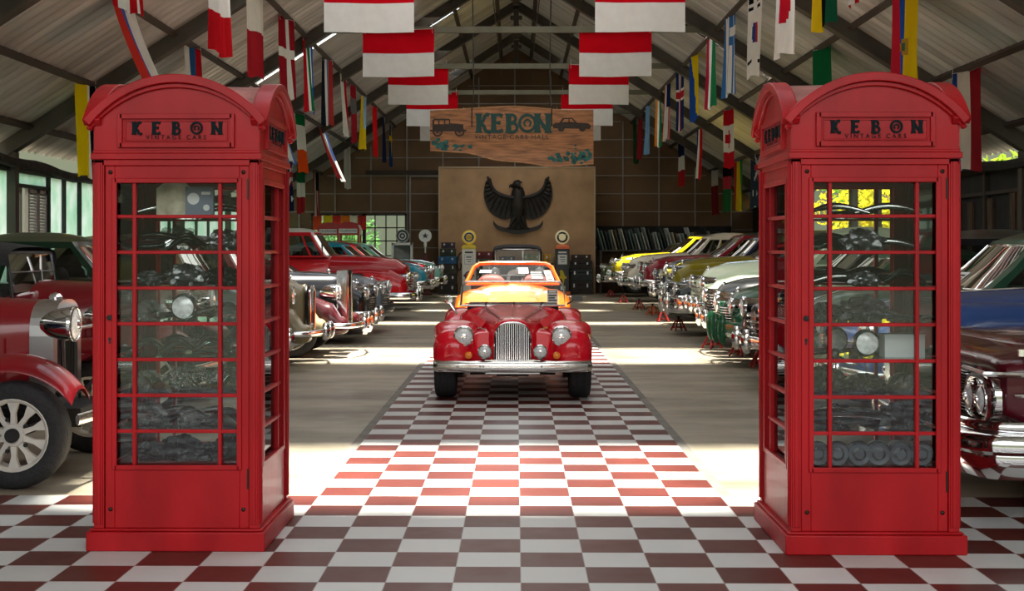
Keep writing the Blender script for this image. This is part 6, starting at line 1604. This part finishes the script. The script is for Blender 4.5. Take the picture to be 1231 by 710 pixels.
FL = [
 # side,row, Y, label, colours, fn, yaw, drift
 ('L',UP,18.6,'white over red flag, longest one above and right of the left red cabinet',[RW,RR],lambda u,v:0 if v<.6 else 1,.22,.02),
 ('L',UP,21.2,'cream over deep red flag next beyond the white over red one on the left',['d9d3c4','a3242c'],hs(0,1),.25,.05),
 ('L',UP,24.2,'deep red flag with white cross on the left slope',['98202a',RW],w_cross(0,1,.5,.45),.28,.06),
 ('L',UP,26.6,'green, white, red and blue flag on the left slope',[RG,RW,RR,RB],africa,.18,.08),
 ('L',UP,29.4,'black, white and red striped flag on the left slope',['20242c',RW,'6f86a8','b23a36'],vs(0,1,2,3,3),.22,.02),
 ('L',UP,32.0,'pale and red flag hanging narrow on the left slope',[RW,RR],vs(0,0,1),.05,.08),
 ('L',UP,34.0,'dark red flag with grey top on the left slope',['a02630','6d6a68'],hs(0,1,0,0),.1,.02),
 ('L',UP,36.4,'pale blue and yellow flag on the left slope',['9fc3dc',RY,RW],lambda u,v:1 if v>.62 or u<.4 else 0,.1,-.02),
 ('L',UP,39.2,'plain red narrow flag far up the left slope',['d01c20','d01c20'],hs(0,1),.1,.02),
 ('L',UP,42.0,'navy, white and red narrow flag far on the left slope',['1c2544',RW,RR],vs(0,0,1,2),.02,.04),
 ('L',UP,44.4,'blue flag with yellow cross far on the left slope',['24406e',RY],w_cross(0,1),.0,.0),
 ('L',UP,14.0,'red and white striped flag corner at the top left edge',[RR,RW,'27335c'],stars,.1,.1),
 ('L',MID,18.4,'white, blue and red flag blown sideways at upper left',[RW,'4b63b5','d03a30'],vs(2,1,0,0),.15,.62),
 ('L',MID,22.3,'white, blue and red flag peeking over the left red cabinet',[RW,'2f5c93',RR],vs(0,1,2),.2,.1),
 ('L',MID,29.6,'white and blue flag slanting behind the left red cabinet',[RW,'5d7fc0'],vs(1,0,0,1),.15,.42),
 ('L',MID,33.4,'green, white and orange flag on the left',[RG,RW,'e8531c'],hs(0,1,1,2,2),.24,.1),
 ('L',MID,37.2,'white flag with red and blue edges slanting on the left',[RW,'c23a3c','34406e'],lambda u,v:1 if u<.3 else (2 if u>.75 and v<.6 else 0),.12,.55),
 ('L',MID,42.8,'grey and red edged narrow flag far on the left',['b9b4ac','8d3036'],vs(0,0,1,0),.1,.02),
 ('L',LOW,20.7,'yellow flag with black and white stripes behind the left red cabinet',['e3c412',RK,RW],lambda u,v:0 if u<.55 else (2 if u<.75 else 1),.15,.06),
 ('L',LOW,39.4,'navy flag with crossed corner low on the left',['1a2340','a8343a','d6d6d8'],union,.1,.02),
 ('L',LOW,41.6,'green, white and red flag low on the left',['1d5a38','cfcac0','9c262c'],hs(0,1,2),.25,.0),
 ('L',LOW,44.6,'dark striped flag low on the far left',['8c3236','b5b0aa','15161c'],stars,.15,.04),
 ('R',UP,15.4,'red and white striped flag corner at the top right edge',[RR,RW,'27335c'],stars,-.1,0),
 ('R',UP,17.3,'yellow and dark green flag above the right red cabinet',[RY,'15181a','1e5a40'],vs(0,0,1,2),-.15,0),
 ('R',UP,19.7,'white flag with red disc on the right slope',[RW,'c41e2e'],japan,-.22,-.04),
 ('R',UP,22.2,'white flag with black bar groups on the right slope',[RW,'b8303c','2f4a86',RK],korea,-.16,-.02),
 ('R',UP,24.8,'blue and white striped flag on the right slope',['3d74b0',RW],greek,-.12,-.02),
 ('R',UP,27.2,'red, white and green flag on the right slope',['a8283a',RW,'2a7a4a'],vs(0,1,2),-.08,-.03),
 ('R',UP,29.8,'blue flag with yellow triangle on the right slope',['27509c',RY],lambda u,v:1 if u>v*.9+.1 else 0,-.12,.0),
 ('R',UP,32.4,'navy flag with red cross on the right slope',['22365e',RW,'b82c34'],w_cross(0,1,.5,.4,.14,2),-.14,.0),
 ('R',UP,35.0,'striped flag with navy corner on the right slope',['a4343c','d8d2ca','1d2a52'],stars,-.12,-.04),
 ('R',UP,37.3,'orange, white and green flag on the right slope',['c87a28',RW,'2a7a4a'],vs(0,1,2),-.08,.0),
 ('R',UP,40.2,'plain pale blue flag on the right slope',['7ea6cc','7ea6cc'],hs(0,1),-.12,-.06),
 ('R',UP,42.6,'dark red narrow flag far on the right slope',['8e2a30','8e2a30'],hs(0,1),-.06,-.05),
 ('R',UP,44.7,'dark green narrow flag far on the right slope',['28502e','28502e'],hs(0,1),-.06,.05),
 ('R',MID,18.2,'wide yellow, blue and red flag with emblem above the right red cabinet',['e6c41a','2c55a8','c8283a','b08a30','4c6a58'],emblem3,-.24,0),
 ('R',MID,23.2,'green over white flag just above the right red cabinet',['1e7042','cfd2cc'],lambda u,v:0 if v<.8 else 1,-.22,0),
 ('R',MID,28.0,'red, white and blue striped flag left of the right red cabinet',['b8262e',RW,'2c3f86'],vs(0,1,2,2,1,0),-.16,-.04),
 ('R',MID,33.3,'red and white flag with leaf on the right',['c01e28','e4ded2'],canada,-.2,.0),
 ('R',MID,38.6,'red, white and navy narrow flag on the right',[RR,RW,'2c3a76'],vs(2,1,0),-.05,-.04),
 ('R',MID,42.9,'navy, white and red narrow flag on the far right slope',['1f2848',RW,'b2262c'],hs(0,1,2),-.12,.0),
 ('R',LOW,19.7,'blue, white and red waving flag right of the right red cabinet',['26448c','ded6c8','96262e'],vs(0,1,1,2,2),-.30,.02),
 ('R',LOW,37.0,'navy flag with pale emblem beside the right red cabinet',['2a3346','a83a3e','aeb4bc'],union,-.24,.0),
 ('R',LOW,39.8,'red, yellow and green flag low on the right',['b23a2a','d8b423','2f7a3c'],vs(0,1,2),-.24,.03),
 ('R',LOW,42.0,'dark, red and green flag low on the right',['20181a','c23c46','2e6e42'],hs(0,1,2,2),-.25,.0),
 ('R',LOW,44.5,'white and dark red flag low on the far right',['cfc8be','7e2430'],hs(0,1,1),-.15,.04)]
for i, (sd,row,Y,lb,cols,fn,yaw,dr) in enumerate(FL):
    X, Z = row[sd]; big = Y < 20.5 and row is not UP
    flag_obj(lb, cols, fn if sd == 'L' else (lambda f:(lambda u,v:f(1-u,v)))(fn), X, Y, Z, w=1.0, h=1.68 if Y < 15 else 1.45, yaw=-yaw*.68-(.0 if sd=='L' else -.02), drift=dr, seed=i+3, group='national flags along the roof purlins')
for i, y in enumerate([21.2,26.5,31.8,37.1,42.4]):
    for sd, X in (('left',-2.30),('right',1.93)):
        o_ = ['nearest','second','third','fourth','farthest'][i]
        flag_obj('red over white flag hung flat from a beam, %s of the %s middle row' % (o_, sd), [RR if False else 'c8101e','e4e1dc'], lambda u,v:0 if v<.5 else 1, X+(.0 if sd=='left' else 0), y-.04, 5.79-.02*(i%2), w=1.42, h=.93, yaw=-pi/2+random.uniform(-.05,.05), seed=60+i*2+(sd=='left'), nu=30, nv=20, group='red and white flags on the beams', facing=True)
# light cords tying the centre flags
# ------------------------------------------------------------------ trees and shrubs outside
LV = {}
def tree(label, x, y, h, r, hue, name='tree', cat='tree', n=900, trunk=True):
    t = thing(name, label, cat, (x,y,-.13)); rn = random.Random(int(x*7+y*3))
    if trunk:
        m = MB(); m.tube([(0,0,0),(.08,.05,h*.3),(-.05,0,h*.55),(.06,-.03,h*.8)],[.14,.11,.08,.03],8)
        for k in range(5): a = k*1.3; m.tube([(0,0,h*(.3+.08*k)),(cos(a)*r*.4,sin(a)*r*.4,h*(.45+.09*k)),(cos(a)*r*.75,sin(a)*r*.75,h*(.55+.09*k))],[.06,.04,.012],6)
        m.build('trunk', mat('tree_bark',(.09,.06,.04),.9), t)
    m = MB()
    for _ in range(n):
        a, b, q = rn.uniform(0,2*pi), rn.uniform(-1,1), rn.random()**.5
        c = Vector((cos(a)*r*q*math.sqrt(1-b*b), sin(a)*r*q*math.sqrt(1-b*b), h*(.62 if trunk else .5)+b*h*(.36 if trunk else .48)*q))
        s = rn.uniform(.08,.18); d = Vector((rn.uniform(-1,1),rn.uniform(-1,1),rn.uniform(-1,.4))).normalized(); e = d.orthogonal().normalized()*s*.45
        m.add([c-d*s, c+e, c+d*s, c-e], [(0,1,2,3)])
    lf = bpy.data.materials.get('leaf_'+hue)
    if not lf:
        lf = clothmat(hue)
    o = m.build('foliage', lf, t, smooth=False, fix=False); return t
tree('yellow green tree outside the right wall opening, nearer one', 11.0, 37.0, 4.6, 1.9, 'b9b02a', n=1600)
tree('bright yellow tree outside the right wall opening, farther one', 11.6, 43.0, 5.0, 2.2, 'd8c22e', n=1800)
tree('darker green tree outside the right wall, beyond the yellow ones', 13.5, 49.5, 5.2, 2.4, '4f7a24', n=1600)
tree('green tree outside the right wall near its front end of the opening', 11.4, 32.4, 4.2, 1.7, '7f9a2c', n=1500)
tree('leafy green shrub behind the back window', -6.2, 49.5, 3.2, 1.3, '5e8a4a', 'shrub', 'shrub', 1000, False)
tree('pale green shrub behind the left half of the back window', -9.8, 50.5, 3.4, 1.5, '8fb070', 'shrub', 'shrub', 1000, False)
for i, (x, h_) in enumerate([(-6.7,'c84a2a'),(-6.35,'d8b62a'),(-6.05,'c23a34'),(-5.75,'d9722a'),(-5.45,'e6dccb'),(-5.2,'c23a34')]):
    flag_obj('small %s pennant inside the back window, %s from its left' % (['orange-red','yellow','red','orange','white','deep red'][i], ORD[i]), [h_,h_], hs(0,1), x, 45.6, 2.62, w=.3, h=.5, yaw=-pi/2, seed=90+i, nu=8, nv=8, group='pennants in the back window', facing=True, small=True)
# ------------------------------------------------------------------ light
W = bpy.data.worlds.new('sky'); SC.world = W; W.use_nodes = True; nt = W.node_tree
bg = nt.nodes['Background']; tc = nt.nodes.new('ShaderNodeTexCoord'); sp = nt.nodes.new('ShaderNodeSeparateXYZ'); rp = nt.nodes.new('ShaderNodeValToRGB')
rp.color_ramp.elements[0].position = .545; rp.color_ramp.elements[0].color = (.11,.12,.08,1); rp.color_ramp.elements[1].position = .64; rp.color_ramp.elements[1].color = (1.,1.,.98,1)
e = rp.color_ramp.elements.new(1.); e.color = (.62,.78,1.,1)
mr = nt.nodes.new('ShaderNodeMapRange'); mr.inputs['From Min'].default_value = -1; nt.links.new(tc.outputs['Generated'], sp.inputs[0]); nt.links.new(sp.outputs['Z'], mr.inputs['Value']); nt.links.new(mr.outputs[0], rp.inputs['Fac']); nt.links.new(rp.outputs['Color'], bg.inputs['Color'])
bg.inputs['Strength'].default_value = 2.6
def lamp(name, typ, loc, rot, energy, col=(1,1,1), **k):
    l = bpy.data.lights.new(name, typ); l.energy = energy; l.color = col
    for a, b in k.items(): setattr(l, a, b)
    o = bpy.data.objects.new(name, l); COL.objects.link(o); o.location = loc; o.rotation_euler = rot; return o
lamp('sun', 'SUN', (0,0,30), (radians(-3), radians(1), 0), 34., (1,.95,.86), angle=radians(5))
lamp('entrance_daylight', 'AREA', (0,-3.0,4.6), (radians(74),0,0), 330, (.97,.98,1), shape='RECTANGLE', size=12, size_y=3.4)
lamp('ridge_fill', 'AREA', (0,25,6.9), (0,0,0), 800, (1,.96,.9), shape='RECTANGLE', size=6.5, size_y=38.)  # fill lamp added under the ridge to brighten the aisle and car tops
SC.view_settings.view_transform = 'Standard'
SC.view_settings.look = 'None'
SC.view_settings.exposure = 0.0
